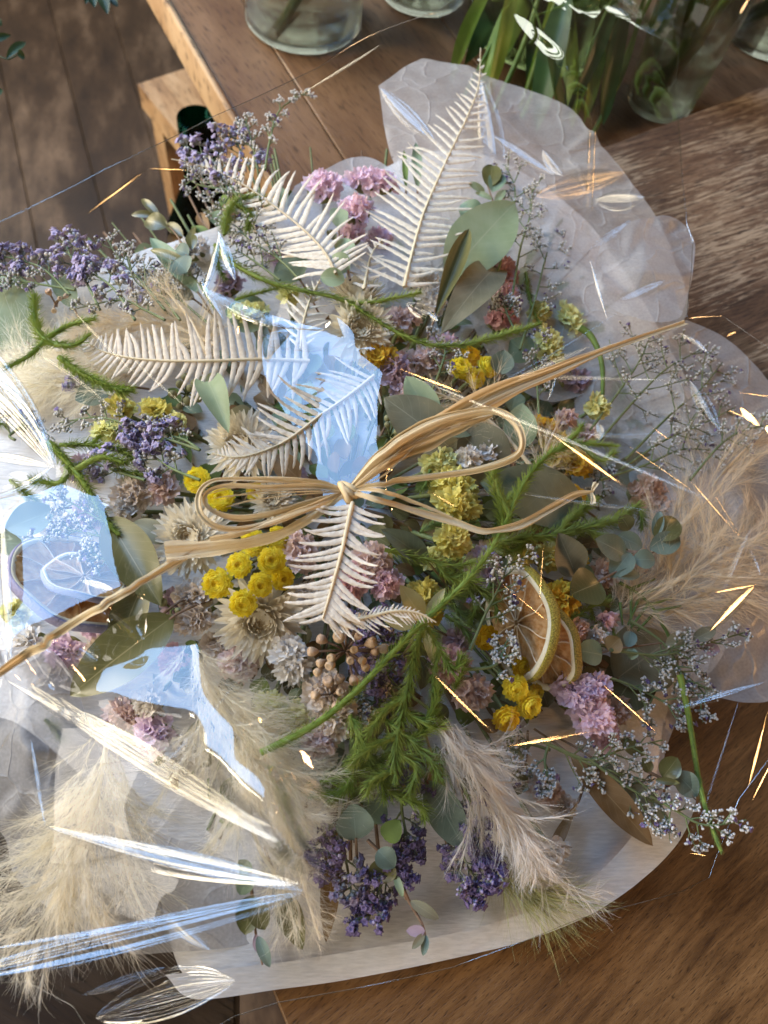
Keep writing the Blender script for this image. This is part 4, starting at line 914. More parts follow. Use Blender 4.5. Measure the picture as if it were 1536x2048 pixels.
def berries(px, py, rpx, label, n=16, lift=.012, mat='berry', seed=0, rad=.0021, cupd=True):
    g = np.random.default_rng(seed + 21); X = P(px, py, dome(px, py) + lift); t = thing('berry_cluster', label, 'berries', X, 'eucalyptus seed clusters'); ms = MB(); r = rpx * mpp(X); f = upn(X); Bm = basis(f)
    for i in range(n):
        a = i * 2.4 + g.normal() * .2; q = r * math.sqrt((i + .8) / n); e = X + Bm @ np.array([q * math.cos(a), q * math.sin(a), r * .45 * (1 - (q / r) ** 2) + g.normal() * .001])
        tube(ms, catmull([X - f * .006, X + (e - X) * .4, e], 8), .0005, 5); d = nrm(e - X + f * .003); B2 = basis(d); mb = MB(); aa = np.linspace(0, 2 * PI, 10, endpoint=False); s = rad * g.uniform(.75, 1.15)
        pr = [(.18, -.2), (.55, .25), (.92, .9), (1.0, 1.4), (.95, 1.9), (.62, 2.15), (.45, 2.0), (.0, 2.05)] if cupd else [(.05, -.1), (.7, .2), (1.0, .9), (.9, 1.5), (.5, 1.9), (0, 2.0)]
        V = np.array([[s * rr_ * math.cos(k), s * rr_ * math.sin(k), s * z] for rr_, z in pr for k in aa]); mb.add(V @ B2.T + e, grid_faces(len(pr), 10, True)); mb.obj('berry', M[mat], t, X)
    ms.obj('stem', M['brown_stem' if cupd else 'green_stem'], t, X); return t

def orange_slice(px, py, rpx, label, normal, lift=.012, seed=0, th=.0045, rind='orange_rind', pin=.84):
    g = np.random.default_rng(seed + 31); X = P(px, py, dome(px, py) + lift); r = rpx * mpp(X); Bm = basis(normal, g.uniform(0, 6)); t = thing('dried_orange_slice', label, 'orange slice', X, 'dried orange slices')
    a = np.linspace(0, 2 * PI, 72, endpoint=False); wob = 1 + .015 * np.sin(3 * a + 1) + .01 * np.sin(7 * a); warp = .0016 * np.sin(2 * a + g.uniform(0, 6)) + .0006 * np.sin(5 * a)
    def ring(rad, z): return np.stack([rad * wob * np.cos(a), rad * wob * np.sin(a), z + warp * rad / r], -1) @ Bm.T + X
    def band(prof, name, mat):
        mb = MB(); V = np.vstack([ring(q * r, z) for q, z in prof]); mb.add(V, grid_faces(len(prof), 72, True)); mb.obj(name, M[mat], t, X)
    h = th / 2
    band([(.965, -h), (.985, -h * 1.02), (1.0, -h * .6), (1.006, 0), (1.0, h * .6), (.985, h * 1.02), (.965, h)], 'rind', rind)
    band([(pin, -h * .7), (pin + .04, -h * .95), (.9645, -h * 1.0), (.9645, h * 1.0), (pin + .04, h * .95), (pin, h * .7)], 'pith', 'orange_pith')
    mb = MB(); nr = 16; u = np.linspace(.04, pin + .005, nr); aa = np.linspace(0, 2 * PI, 180, endpoint=False); seg = 10; ph = (aa * seg / (2 * PI)) % 1; ridge = np.exp(-((np.minimum(ph, 1 - ph)) / .07) ** 2)
    for sg in (1, -1):
        Z = []
        for q in u:
            zz = sg * h * (.15 + .55 * ridge + .10 * np.sin(aa * 37 + q * 20) * (1 - ridge) + .12 * g.normal(size=180) * (1 - ridge) * .5); Z.append(np.stack([q * r * np.cos(aa), q * r * np.sin(aa), zz + .0016 * np.sin(2 * aa) * 0], -1))
        mb.add(np.vstack(Z) @ Bm.T + X, grid_faces(nr, 180, True))
    mb.obj('pulp', M['orange_pulp'], t, X)
    mb = MB()
    for k in range(seg):
        a0 = 2 * PI * k / seg; q = np.array([[rr_ * r * math.cos(a0 + .04 * math.sin(rr_ * 9 + k)), rr_ * r * math.sin(a0 + .04 * math.sin(rr_ * 9 + k)), h * .62] for rr_ in np.linspace(.05, pin + .02, 10)]) @ Bm.T + X; tube(mb, q, .00035, 5)
    mb.obj('membrane', M['membrane'], t, X); return t
# ------------------------------------------------------------------ the parcel's contents
# uncountable tangle of stems and broken leaves beneath the flowers
def tangle():
    g = np.random.default_rng(99); ml = MB(); ms = MB()
    k = 0
    while k < 1150:
        px, py = g.uniform(-60, 1340), g.uniform(360, 1700)
        e = ((px - 660) / 630) ** 2 + ((py - 1010) / 610) ** 2
        if e > 1: continue
        k += 1; z = max(.010, dome(px, py) * .62 - g.uniform(.0, .012)); X = P(px, py, z); a = math.atan2(py - 1020, px - 690) + g.normal() * .6
        e2 = P(px + 45 * math.cos(a), py + 45 * math.sin(a), max(.008, z - .004)); leaf_geo(ml, X, e2, g.uniform(.0022, .006), .9, .3, nrm(upn(X) + g.normal(size=3) * .4), g.uniform(.02, .15), mi=int(g.integers(0, 4)), nu=7)
        if k % 2 == 0:
            q = np.array([P(690 + (px - 690) * s, 1010 + (py - 1010) * s, max(.006, z - .006)) for s in (.45, .8, 1.2)]); tube(ms, catmull(q, 8), g.uniform(.0004, .0011), 5, int(g.integers(4, 6)))
    ml.v += ms.v; base = ml.n; ml.f += [(f + base, m) for f, m in ms.f]; ml.uv += ms.uv; ml.n += ms.n
    o = ml.obj('foliage', [M['eucalyptus'], M['dark_leaf_olive'], M['deep_green'], M['brown_leaf'], M['green_stem'], M['brown_stem']], None, P(690, 1010, .02)); tag(o, 'tangle of dim stems and broken leaves beneath the flowers', 'foliage', kind='stuff')
tangle()

# ---- bleached ferns (tip -> base)
fern([(961, 97), (957, 170), (936, 230), (905, 295), (873, 365), (846, 430), (826, 500), (808, 575)], 118, 108, 34, 'tallest bleached fern frond, its tip standing over the translucent tissue towards the vases', .022, 66, 13, 1, prof=lambda s: min(1, (1 - s) * 1.55) ** 1.0 * (.62 + .38 * min(1, s * 4)), bendl=-.12, bendr=.15, droop=.05)
fern([(343, 319), (392, 330), (440, 346), (500, 378), (556, 418), (610, 462), (650, 505), (672, 548)], 112, 112, 30, 'arching bleached fern over the violet sprays with its thin curled tip above the brown floor', .024, 62, 13, 2, prof=lambda s: min(1, (1 - s) * 1.7) ** 1.25 * (.7 + .3 * min(1, s * 4)), bendl=.25, bendr=-.25, droop=.1)
fern([(152, 672), (200, 700), (260, 716), (340, 722), (420, 722), (520, 719), (620, 722)], 92, 112, 34, 'bleached fern lying level across the golden plume, ragged on its lower side', .026, 84, 13, 3, prof=lambda s: min(1, (1 - s) * 1.5) ** .7 * (.75 + .25 * min(1, s * 3)), bendl=.25, bendr=.1, droop=.02)
fern([(424, 907), (470, 915), (520, 905), (575, 880), (640, 832), (700, 790), (748, 752)], 98, 120, 29, 'bleached fern mostly behind the mirrored blue patch, its tip over a cream strawflower', .028, 66, 12, 4, prof=lambda s: min(1, (1 - s) * 1.4) ** .8 * (.75 + .25 * min(1, s * 3)), bendl=.2, bendr=-.1)
fern([(645, 1238), (655, 1205), (668, 1160), (683, 1105), (695, 1050), (705, 1005)], 88, 98, 18, 'pale bleached fern hanging straight below the raffia knot', .036, 64, 13, 5, prof=lambda s: min(1, (1 - s) * 2.6 + .45) * (.8 + .2 * min(1, s * 3)), bendl=-.5, bendr=-.55, droop=.03)
fern([(872, 1245), (835, 1226), (790, 1222), (745, 1232), (700, 1240), (650, 1236)], 22, 52, 26, 'small curled fern tip with hair-fine leaflets beside the yellow pointed leaves', .034, 60, 6, 6, prof=lambda s: min(1, (1 - s) * 1.8) ** .8, bendr=.3, bendl=.2)
fern([(765, 480), (745, 505), (735, 540), (728, 580)], 42, 48, 8, 'short broken piece of bleached fern above the topmost strawflower', .018, 58, 12, 8, bendl=-.2, bendr=-.2)
fern([(640, 560), (620, 600), (606, 650), (600, 700)], 60, 58, 10, 'short bleached fern tip poking up behind the blue patch beside a yellow bud', .018, 50, 10, 9, bendl=-.1, bendr=-.3)

# ---- strawflowers
strawflower(716, 588, 62, 'cream strawflower with tall upright petals, nearest the pink statice', -.002, (-.1, .5), .6, 1)
strawflower(722, 655, 66, 'tan cream strawflower tucked directly beneath the upright one', .006, (.05, -.35), .35, 2)
strawflower(478, 888, 72, 'cream strawflower with a tan eye under the small fern tip', .004, (-.15, .05), .1, 3)
strawflower(377, 1075, 76, 'large cream strawflower behind the cut raffia end', .003, (-.05, .15), .1, 4)
strawflower(522, 1242, 92, 'widest cream strawflower, spiky, below the clump of yellow buttons', .002, (.08, -.2), .15, 5)
strawflower(545, 1000, 44, 'small half hidden cream strawflower behind the raffia loop', -.008, (.1, .2), .4, 6)
strawflower(405, 1030, 40, 'little pale strawflower peeping out inside the left raffia loop', -.006, (0, .2), .4, 7)

# ---- yellow buttons
Bt = [(392, 959, 27, 'yellow button flower alone above the left raffia loop', .008, (-.1, .1)), (441, 995, 27, 'yellow button flower framed inside the left raffia loop', .004, (.05, .3)), (514, 984, 22, 'dim yellow button flower partly crossed by raffia strands', -.002, (0, .1)),
      (433, 1167, 31, 'big yellow button flower at the left end of the clump below the raffia', .014, (-.15, 0)), (477, 1130, 26, 'yellow button flower just right of the clump\'s biggest bud', .016, (0, .1)), (506, 1084, 28, 'yellow button flower closest under the raffia strands', .010, (0, .35)),
      (543, 1121, 28, 'yellow button flower between the clump and the fern leaflets', .018, (.1, .1)), (521, 1171, 25, 'yellow button flower in the middle of the lower clump', .020, (.1, -.1)), (485, 1208, 28, 'lowest yellow button flower, over the widest strawflower', .020, (0, -.2)),
      (556, 1076, 24, 'yellow button flower half behind another, touching the fern', .008, (.25, .1)), (566, 1158, 24, 'yellow button flower peeking from behind the pale fern', .010, (.35, -.05)),
      (922, 734, 24, 'bright round yellow bud at the left of the upper trio', .004, (0, .2)), (977, 732, 23, 'ball-shaped yellow bud touching the small round grey leaf', .004, (.3, .1)), (952, 755, 21, 'lowest yellow bud of the upper trio', .003, (.1, -.2)), (940, 710, 24, 'faded golden bud behind the upper trio', -.005, (0, .3)),
      (1032, 1378, 27, 'smooth yellow bud directly below the leaning orange slice', .014, (-.1, -.1)), (1060, 1412, 28, 'ragged yellow bud beside the pink lilac statice', .012, (.2, -.1)), (1014, 1440, 28, 'lowest yellow bud over the gold crease', .012, (-.05, -.5)),
      (1047, 1335, 22, 'yellow bud squeezed between the two orange slices', .006, (.1, .2)), (1074, 1385, 17, 'small yellow bud mostly hidden behind its neighbours', .004, (.3, .1)), (975, 1276, 25, 'dull yellow bud under the fuzzy green sprig left of the orange slices', .000, (0, .1))]
for i, (a, b, r, l, z, t_) in enumerate(Bt): button(a, b, r * 1.14, l, z, t_, 'golden_petal' if i in (14, 17, 20, 18) else 'yellow_petal', i)

# ---- statice heads: x, y, rx, ry, rot, kind, label, n, lift
S = [(648, 372, 44, 40, .5, 'pink', 'bright pink statice at the left of the pink trio', 13, .014), (746, 362, 58, 32, -.05, 'pink', 'wide bright pink statice beside the tallest fern', 15, .014), (710, 418, 40, 36, .2, 'pink', 'bright pink statice lowest in the pink trio', 12, .018),
     (700, 470, 30, 26, .2, 'pink', 'small pink statice tuft next to two little round leaves', 7, .008), (1000, 545, 46, 42, .3, 'rose', 'rosy pink statice under the big pale round leaf', 13, .004), (1005, 640, 42, 28, .1, 'rose', 'rosy statice above the long green sprig', 9, .0),
     (1010, 590, 34, 30, .1, 'pink', 'pink statice between the two rosy heads', 8, .0), (842, 562, 38, 30, .1, 'white', 'white statice touching the foot of the tallest fern', 11, .010), (862, 600, 32, 40, .1, 'white', 'white statice leaning on the dark narrow leaf', 11, .008),
     (800, 640, 46, 30, .1, 'palepink', 'pale statice beneath the green sprig fork', 11, -.002), (790, 745, 36, 48, .1, 'mauve', 'dusky mauve statice right of the blue patch', 13, -.004), (850, 720, 42, 34, .1, 'palepink', 'pale pink statice left of the upper yellow trio', 11, -.004),
     (885, 690, 34, 24, .1, 'lilac', 'faint lilac statice above the upper yellow trio', 8, -.006), (1170, 1385, 60, 40, .5, 'lilac', 'pinkish lilac statice, upper of two by the gold crease', 18, .008), (1192, 1440, 42, 44, .1, 'pink', 'pink statice crossed by the gold crease', 14, .006),
     (1135, 1375, 30, 32, .1, 'lilac', 'lilac statice touching the green edge of an orange slice', 9, .004), (1215, 1470, 26, 34, .1, 'pink', 'lowest pink statice over the pale paper', 8, .0), (745, 1125, 42, 44, .3, 'palepink', 'pale pink statice right of the hanging fern', 13, .004),
     (770, 1165, 36, 36, .3, 'pink', 'soft pink statice above the yellow pointed leaves', 11, .003), (600, 1100, 34, 48, .3, 'palepink', 'dusky pink statice behind the left leaflets of the hanging fern', 12, .004), (700, 1165, 44, 30, .3, 'rose', 'dim rosy statice showing through the hanging fern', 11, .004),
     (272, 985, 50, 36, .1, 'beige', 'beige statice beneath the violet spray on the left', 14, .006), (325, 975, 34, 36, .1, 'palepink', 'peachy beige statice left of the lone button', 10, .004), (250, 1015, 34, 30, .1, 'white', 'white papery statice above the dark curled leaf', 8, .004),
     (386, 1192, 38, 30, .1, 'beige', 'beige statice below the large strawflower', 12, .006), (392, 1236, 42, 32, .1, 'beige', 'beige statice between the dark leaves and the widest strawflower', 12, .006), (352, 1210, 26, 34, .1, 'mauve', 'mauve brown statice beside the green berries', 9, .0),
     (480, 1325, 46, 34, .1, 'palepink', 'mauve pink statice under the widest strawflower', 12, .000), (585, 1320, 42, 52, .3, 'white', 'white statice turned to show its green back', 12, .008), (655, 1385, 50, 44, .1, 'beige', 'big beige statice just below the brown seed cluster', 16, .008),
     (672, 1440, 44, 42, .1, 'beige', 'big beige statice under the long green stem', 15, .010), (640, 1480, 38, 36, .1, 'palepink', 'pinkish beige statice left of the fuzzy green tuft', 12, .008), (640, 1518, 36, 24, .1, 'white', 'lowest cream statice of the beige column', 9, .004),
     (540, 1418, 32, 34, .1, 'lemon', 'lemon statice at the plume\'s shaggy side', 10, .006), (592, 1432, 20, 30, .1, 'lemon', 'small lemon statice beside the beige column', 7, .004), (905, 975, 50, 38, -.3, 'yellow', 'large yellow statice under the right raffia loop', 17, .004),
     (915, 1012, 46, 30, -.3, 'yellow', 'yellow statice crossed by a short gold glint', 14, .006), (878, 925, 40, 28, .2, 'lemon', 'lemon statice behind the broad leaves inside the raffia loop', 10, .0), (906, 1082, 40, 36, .4, 'yellow', 'yellow statice below the raffia tail', 13, .006),
     (866, 1115, 20, 18, .4, 'lemon', 'little lemon statice beside the curled grey leaf', 5, .000), (1042, 1108, 32, 28, .1, 'lemon', 'lemon green statice above the leaning orange slice', 9, .002), (1092, 1115, 34, 26, .1, 'lemon', 'lemon green statice next to the khaki leaf', 9, .002),
     (1068, 1035, 28, 22, .1, 'lemon', 'lemon statice behind the tail of raffia', 7, -.002), (1122, 1200, 38, 44, .5, 'gold', 'deep golden statice right of the orange slices', 14, .006), (1150, 1115, 22, 30, .1, 'gold', 'golden statice behind the khaki leaf', 7, .000),
     (850, 1188, 32, 30, .1, 'yellow', 'yellow statice behind the yellow pointed leaves', 9, .002), (862, 1222, 26, 22, .1, 'gold', 'golden statice low behind the pointed leaves', 6, .0), (915, 1280, 30, 26, .1, 'mauve', 'mauve statice beside the dull yellow bud', 8, -.002),
     (900, 1325, 44, 40, .1, 'rose', 'dusky rose statice at the top of the white plume', 13, .000), (945, 1385, 42, 36, .1, 'palepink', 'brownish pink statice under the leaning orange slice', 12, -.001), (965, 1120, 34, 34, .1, 'lilac', 'lilac statice crossed by the long green stem', 10, .000),
     (975, 1155, 30, 30, .1, 'mauve', 'mauve statice left of the leaning orange slice', 9, .000), (1118, 898, 46, 34, -.5, 'yellow', 'yellow statice beneath the big gold glint', 13, .002), (1086, 855, 30, 26, .1, 'gold', 'knobbly golden statice by the pale leaf', 9, .004),
     (1160, 925, 34, 34, .1, 'gold', 'golden statice below the big gold glint', 10, .0), (1150, 1000, 30, 30, .1, 'gold', 'orange gold statice at the knotted raffia tip', 9, -.002), (1130, 838, 30, 20, .3, 'palepink', 'pale pink statice above the gold glint', 7, .002),
     (1172, 870, 28, 20, .3, 'palepink', 'dusky pink statice near the gold glint\'s upper end', 7, .0), (1295, 985, 52, 40, .3, 'peach', 'big peach statice in the orange glow', 13, -.006), (1325, 1010, 38, 30, .3, 'peach', 'peach statice nearest the tan plume', 9, -.008),
     (1205, 1150, 36, 28, .3, 'peach', 'peach statice behind the blue green leaves', 9, -.004), (1275, 1120, 30, 28, .3, 'peach', 'peach statice below the round dark leaves', 7, -.006), (1152, 1262, 22, 22, .3, 'peach', 'tiny cream peach statice by the orange slice rim', 5, .006),
     (1192, 1272, 20, 26, .3, 'white', 'white pink statice tuft above the large olive leaf', 5, .006), (1210, 1240, 20, 16, .3, 'pink', 'smallest pale pink tuft above the olive leaf', 4, .008), (975, 900, 26, 20, .1, 'white', 'white bell-like statice inside the raffia loop', 6, .004),
     (938, 915, 24, 22, .1, 'white', 'white statice bells crossing the raffia loop', 6, .005), (1010, 915, 26, 18, .1, 'palepink', 'pinkish bells beside the raffia loop\'s bend', 6, .0), (240, 815, 38, 22, -.4, 'yellow', 'yellow statice above the violet clump on the left', 9, .012),
     (312, 820, 36, 20, -.3, 'yellow', 'yellow statice on a dark stem left of the green leaf', 8, .012), (218, 862, 36, 20, -.1, 'lemon', 'lemon statice lying left of the violet clump', 8, .012), (355, 845, 14, 20, 0, 'lemon', 'tiny lemon statice at the dark stem\'s end', 4, .010),
     (498, 625, 40, 20, 0, 'lemon', 'mottled yellow statice under the clear part of the film', 8, .004), (577, 590, 18, 18, 0, 'lemon', 'little yellow statice at the start of the long green sprig', 5, .012), (1098, 690, 26, 46, .2, 'lemon', 'tall pale yellow statice left of the tissue', 11, .004),
     (1080, 625, 26, 20, .2, 'lemon', 'faded yellow statice above the tall pale one', 6, -.002), (1192, 815, 30, 24, .2, 'lemon', 'pale yellow statice caught under the raffia tail', 7, .004), (1140, 640, 28, 46, .2, 'lemon', 'blurred yellow statice behind the tissue edge', 8, -.004),
     (760, 718, 40, 26, .2, 'gold', 'golden statice at the corner of the blue patch', 9, .0), (385, 500, 42, 26, .2, 'white', 'white statice under the upper violet sprays', 8, -.002), (455, 570, 34, 28, .2, 'mauve', 'mauve statice inside the upper blue loop', 7, -.006),
     (1070, 1570, 28, 22, .2, 'beige', 'cream statice beside the white plume on pale paper', 6, .000), (1098, 1588, 26, 20, .2, 'peach', 'peach cream statice lower beside the white plume', 5, -.002), (1128, 1612, 24, 18, .2, 'beige', 'lowest cream statice on the pale paper', 5, -.003),
     (1110, 1700, 34, 22, .4, 'white', 'white dried bloom caught in the tip of the white plume', 6, .004), (110, 1045, 44, 34, 0, 'white', 'white statice above the round slice in the blue reflection', 11, .0), (180, 1025, 36, 32, 0, 'lilac', 'lilac white statice at the top of the blue reflection', 9, .0),
     (60, 1290, 48, 34, 0, 'white', 'white statice below the round slice under blue film', 12, .0), (130, 1300, 46, 34, 0, 'lilac', 'lilac statice under the long raffia tail', 12, .002), (190, 1245, 36, 32, 0, 'lilac', 'lilac statice right of the round slice', 9, .004),
     (195, 1310, 34, 34, 0, 'beige', 'beige statice showing through a clear gap left of the dark leaves', 10, .006), (100, 1355, 50, 30, 0, 'white', 'white statice beneath the cream crease', 11, -.002), (300, 1400, 36, 34, 0, 'white', 'white statice under the tip of the largest dark leaf', 10, .002),
     (310, 1470, 46, 44, 0, 'lilac', 'large lilac white statice left of the shaggy plume', 15, .0), (365, 1510, 42, 40, 0, 'white', 'white statice hidden under blue film by the shaggy plume', 13, -.002), (250, 1430, 40, 30, 0, 'palepink', 'pale statice beneath the blue film above the cream crease', 9, -.004),
     (345, 1320, 30, 28, 0, 'rose', 'rosy statice above the shaggy plume\'s root', 7, .0), (30, 1225, 30, 24, 0, 'lemon', 'lemon statice left of the round slice under the film', 6, .0), (430, 1290, 34, 20, 0, 'beige', 'beige statice at the shaggy plume\'s root', 7, -.002),
     (160, 935, 36, 26, 0, 'mauve', 'mauve statice between green sprigs on the left', 7, -.004), (620, 1195, 40, 30, 0, 'beige', 'beige statice right of the widest strawflower', 9, -.004), (590, 960, 30, 26, 0, 'mauve', 'dim mauve statice above the raffia strands', 6, -.008),
     (730, 1330, 34, 30, 0, 'mauve', 'dim mauve statice behind the brown seed cluster', 8, -.006), (820, 800, 30, 26, 0, 'palepink', 'pale statice above the broad dull leaves', 7, -.008), (1230, 1420, 30, 30, 0, 'peach', 'peach statice behind the lilac pair', 7, -.004), (1150, 760, 40, 34, 0, 'mauve', 'dim mauve statice right of the raffia tail', 8, -.012),
     (560, 520, 34, 26, 0, 'mauve', 'grey mauve statice under the arching fern', 7, -.008), (760, 480, 34, 30, 0, 'lilac', 'shaded lilac statice under the tallest fern\'s lower leaflets', 8, -.002), (80, 800, 40, 30, 0, 'beige', 'beige statice under the far left plume', 7, -.01)]
for i, (a, b, rx, ry, rt, kd, lb, n_, lf) in enumerate(S): statice(a, b, rx, ry, rt, kd, lb, int(n_ * 1.25) + 1, lf, fs=.0047, seed=i)

# ---- green fuzzy sprigs
mossy('long green sprig curving from the upper sprays over the strawflowers', [[(430, 490), (470, 530), (540, 565), (600, 580), (680, 598), (740, 632), (800, 668), (860, 690), (930, 690), (1000, 672), (1080, 648)], [(690, 606), (740, 606), (790, 596), (842, 585)]], .0012, .0046, 7500, .022, seed=1)
mossy('longest green sprig rising from the beige statice to the gold glint', [[(522, 1505), (590, 1472), (650, 1435), (720, 1375), (790, 1300), (850, 1240), (905, 1190), (960, 1130), (1005, 1060), (1040, 980), (1080, 925), (1140, 888), (1235, 892)], [(1120, 898), (1150, 870), (1165, 850)], [(1160, 888), (1200, 920), (1232, 905)], [(1020, 1030), (1000, 990), (992, 960)]], .0014, .0046, 6500, .028, seed=2)
mossy('green fuzzy sprig falling through the middle with many side shoots', [[(852, 1235), (835, 1290), (822, 1350), (806, 1420), (792, 1480), (790, 1560)], [(815, 1390), (770, 1420), (735, 1470)], [(806, 1420), (850, 1440), (872, 1400), (880, 1370)], [(800, 1470), (750, 1490), (700, 1530)], [(792, 1500), (830, 1530), (820, 1590)], [(790, 1540), (745, 1560), (735, 1590)]], .0013, .0062, 11000, .022, seed=3)
mossy('dense green tuft left of the violet clusters', [[(640, 1565), (700, 1545), (760, 1520), (800, 1510)], [(700, 1545), (690, 1580), (640, 1590)], [(740, 1530), (780, 1580), (840, 1610), (850, 1640)]], .0010, .0062, 12000, .014, seed=4)
mossy('green sprig drooping beside the white plume\'s top', [[(856, 1255), (880, 1300), (905, 1340), (925, 1310)], [(880, 1300), (868, 1350), (868, 1420), (845, 1470)]], .0010, .0052, 10000, .020, seed=5)
mossy('thick green sprig slanting down to the dark curled leaf', [[(98, 885), (140, 930), (180, 985), (215, 1045), (238, 1070)], [(140, 925), (120, 965), (60, 960)], [(150, 940), (200, 915), (250, 925)]], .0016, .0055, 9500, .022, seed=6)
mossy('bushy green sprig left of the violet clump', [[(120, 890), (180, 890), (240, 900), (290, 930)], [(180, 890), (220, 860), (260, 870)], [(200, 895), (240, 940), (300, 950)]], .0010, .0050, 9000, .012, seed=7)
mossy('short green sprig standing up before the large grey leaf', [[(120, 690), (90, 680), (72, 650), (68, 590)], [(90, 680), (60, 710), (15, 735)], [(95, 675), (140, 650), (190, 638)], [(110, 690), (150, 690), (180, 668)]], .0014, .0052, 11000, .032, seed=8)
mossy('green sprig hanging under the level fern to the yellow statice', [[(118, 715), (160, 745), (200, 765), (245, 782), (268, 780)]], .0014, .0052, 12000, .030, seed=9)
mossy('light green tuft below the arching fern tip', [[(448, 470), (455, 430), (470, 405), (500, 395), (540, 398)], [(470, 405), (500, 430), (495, 460)]], .0009, .0048, 12000, .022, seed=10)
mossy('feathery dark sprig beneath the raffia tail, reaching the peach statice', [[(990, 1085), (1050, 1075), (1110, 1070), (1170, 1055), (1230, 1040), (1275, 1015), (1285, 1060)], [(1110, 1070), (1150, 1030), (1190, 1000)], [(1170, 1055), (1210, 1080), (1230, 1110)], [(1060, 1075), (1030, 1100), (1000, 1090)]], .0010, .0058, 10500, .010, 'moss_green', seed=11)
mossy('dark feathery sprig behind the yellow statice near the knot', [[(840, 1065), (870, 1050), (900, 1045), (950, 1050)], [(985, 950), (1000, 1000), (995, 1050), (960, 1070)], [(860, 940), (850, 970), (840, 985)]], .0008, .0052, 9500, .004, 'deep_green', 'deep_green', seed=12)
mossy('thin green sprig with a bare stem left of the long sprig', [[(770, 1100), (850, 1118), (905, 1130), (950, 1125)], [(870, 1122), (900, 1155), (960, 1160)]], .0010, .0050, 6500, .014, seed=13)
mossy('feathery green sprig beneath the long sprig around the mauve statice', [[(860, 1210), (900, 1190), (950, 1195), (985, 1170)], [(900, 1195), (920, 1225), (960, 1235)], [(890, 1230), (930, 1260), (945, 1290)]], .0008, .0052, 9000, .006, 'deep_green', 'deep_green', seed=14)
mossy('small green shoot standing by the dusky rose statice', [[(905, 1385), (922, 1350), (932, 1318)]], .0007, .0042, 10000, .016, seed=15)
mossy('thick green catkin-like sprig hanging over the pale paper edge', [[(1360, 1350), (1375, 1420), (1385, 1480), (1398, 1560), (1415, 1630), (1442, 1702)]], .0016, .0036, 14000, .012, 'deep_green', 'moss_green', seed=16, spread=35)
mossy('green sprig between the round leaves and the white pink tuft', [[(1140, 1240), (1180, 1215), (1220, 1200)], [(1232, 1290), (1228, 1270), (1222, 1250)], [(1180, 1215), (1190, 1240), (1226, 1290)]], .0008, .0046, 9000, .008, seed=17)
mossy('dark bent sprig on the tissue behind the raffia tail', [[(1160, 655), (1180, 670), (1196, 700), (1205, 740), (1205, 790)]], .0022, .0028, 9000, .006, 'deep_green', 'deep_green', seed=18, spread=30)
mossy('bare comb-like green sprig against the glowing tan plume', [[(1240, 1165), (1280, 1190), (1312, 1225), (1335, 1270), (1355, 1320)], [(1240, 1205), (1245, 1250)], [(1262, 1180), (1262, 1250)], [(1280, 1192), (1256, 1250)], [(1296, 1208), (1262, 1256)], [(1310, 1225), (1275, 1262)], [(1262, 1178), (1310, 1158)], [(1280, 1192), (1322, 1172)], [(1298, 1210), (1344, 1196)], [(1312, 1222), (1362, 1212)], [(1322, 1245), (1350, 1290)]], .0009, .0012, 16000, .006, 'deep_green', 'deep_green', seed=19, spread=45)
mossy('dim green sprig showing under the cream crease', [[(90, 1440), (110, 1455), (125, 1480)]], .0008, .0050, 7000, -.002, seed=20)
mossy('little green tuft caught between the film creases near the plume', [[(440, 1640), (460, 1650), (475, 1645)]], .0008, .0040, 9000, .004, seed=21)
mossy('green tuft under the upper blue loop', [[(470, 600), (500, 590), (540, 580), (560, 575)], [(430, 500), (440, 540), (450, 560)]], .0008, .0042, 9000, .010, seed=22)
mossy('faint green sprig at the outermost left under the film', [[(20, 960), (50, 985), (80, 1010)], [(-20, 840), (10, 850)]], .0008, .0050, 8000, .006, seed=23)
mossy('green sprig right of the rosy statice beside dried curls', [[(1052, 545), (1060, 600), (1080, 650)]], .0010, .0036, 9000, .004, seed=24)

mossy('green sprig with curly needles left of the deep purple sprays', [[(700, 1430), (720, 1490), (700, 1560), (660, 1600)], [(720, 1490), (760, 1540), (770, 1600)]], .0010, .0060, 11000, .016, seed=31)
mossy('curly green sprig crossing behind the upper end of the white plume', [[(770, 1440), (820, 1480), (860, 1520), (880, 1560)], [(820, 1480), (850, 1460), (885, 1450)]], .0010, .0060, 11000, .020, seed=32)
mossy('green sprig under the dusky lilac statice near the leaning orange slice', [[(880, 1150), (930, 1160), (985, 1200), (1000, 1240)], [(930, 1160), (950, 1210), (940, 1250)]], .0009, .0055, 10000, .010, seed=33)
mossy('green sprig rising between the yellow statice and the big blue green leaf', [[(1010, 1060), (1000, 1010), (985, 965), (990, 940)], [(1000, 1010), (1030, 990), (1050, 960)]], .0009, .0056, 11000, .016, seed=34)

# ---- sprays of limonium
P_ = dict(flower=.55, flcol='bud_purple', group='purple statice sprays', bl=.0025, tipcol='bud_violet', name='purple_spray')
V_ = dict(flower=.55, flcol='bud_violet', group='violet statice sprays', bl=.0029, name='violet_spray')
spray('deep purple spray at the far end of the bundle over pale paper', [(850, 1600), (900, 1660), (935, 1730), (965, 1775)], 0, blen=62, nbr=10, seed=1, lift=.008, per=12, **P_)
spray('deep purple spray hugging the side of the white plume', [(900, 1520), (935, 1590), (955, 1660), (970, 1720)], 0, blen=48, nbr=10, seed=2, lift=.010, per=11, **P_)
spray('deep purple spray between the round grey leaf and the pointed leaf', [(800, 1570), (805, 1630), (815, 1690), (800, 1735)], 0, blen=50, nbr=9, seed=3, lift=.008, per=10, **P_)
spray('thin purple spray whose tips hang lowest on the paper', [(800, 1640), (780, 1720), (755, 1790), (735, 1845)], 0, blen=55, nbr=7, seed=4, lift=.006, per=9, **P_)
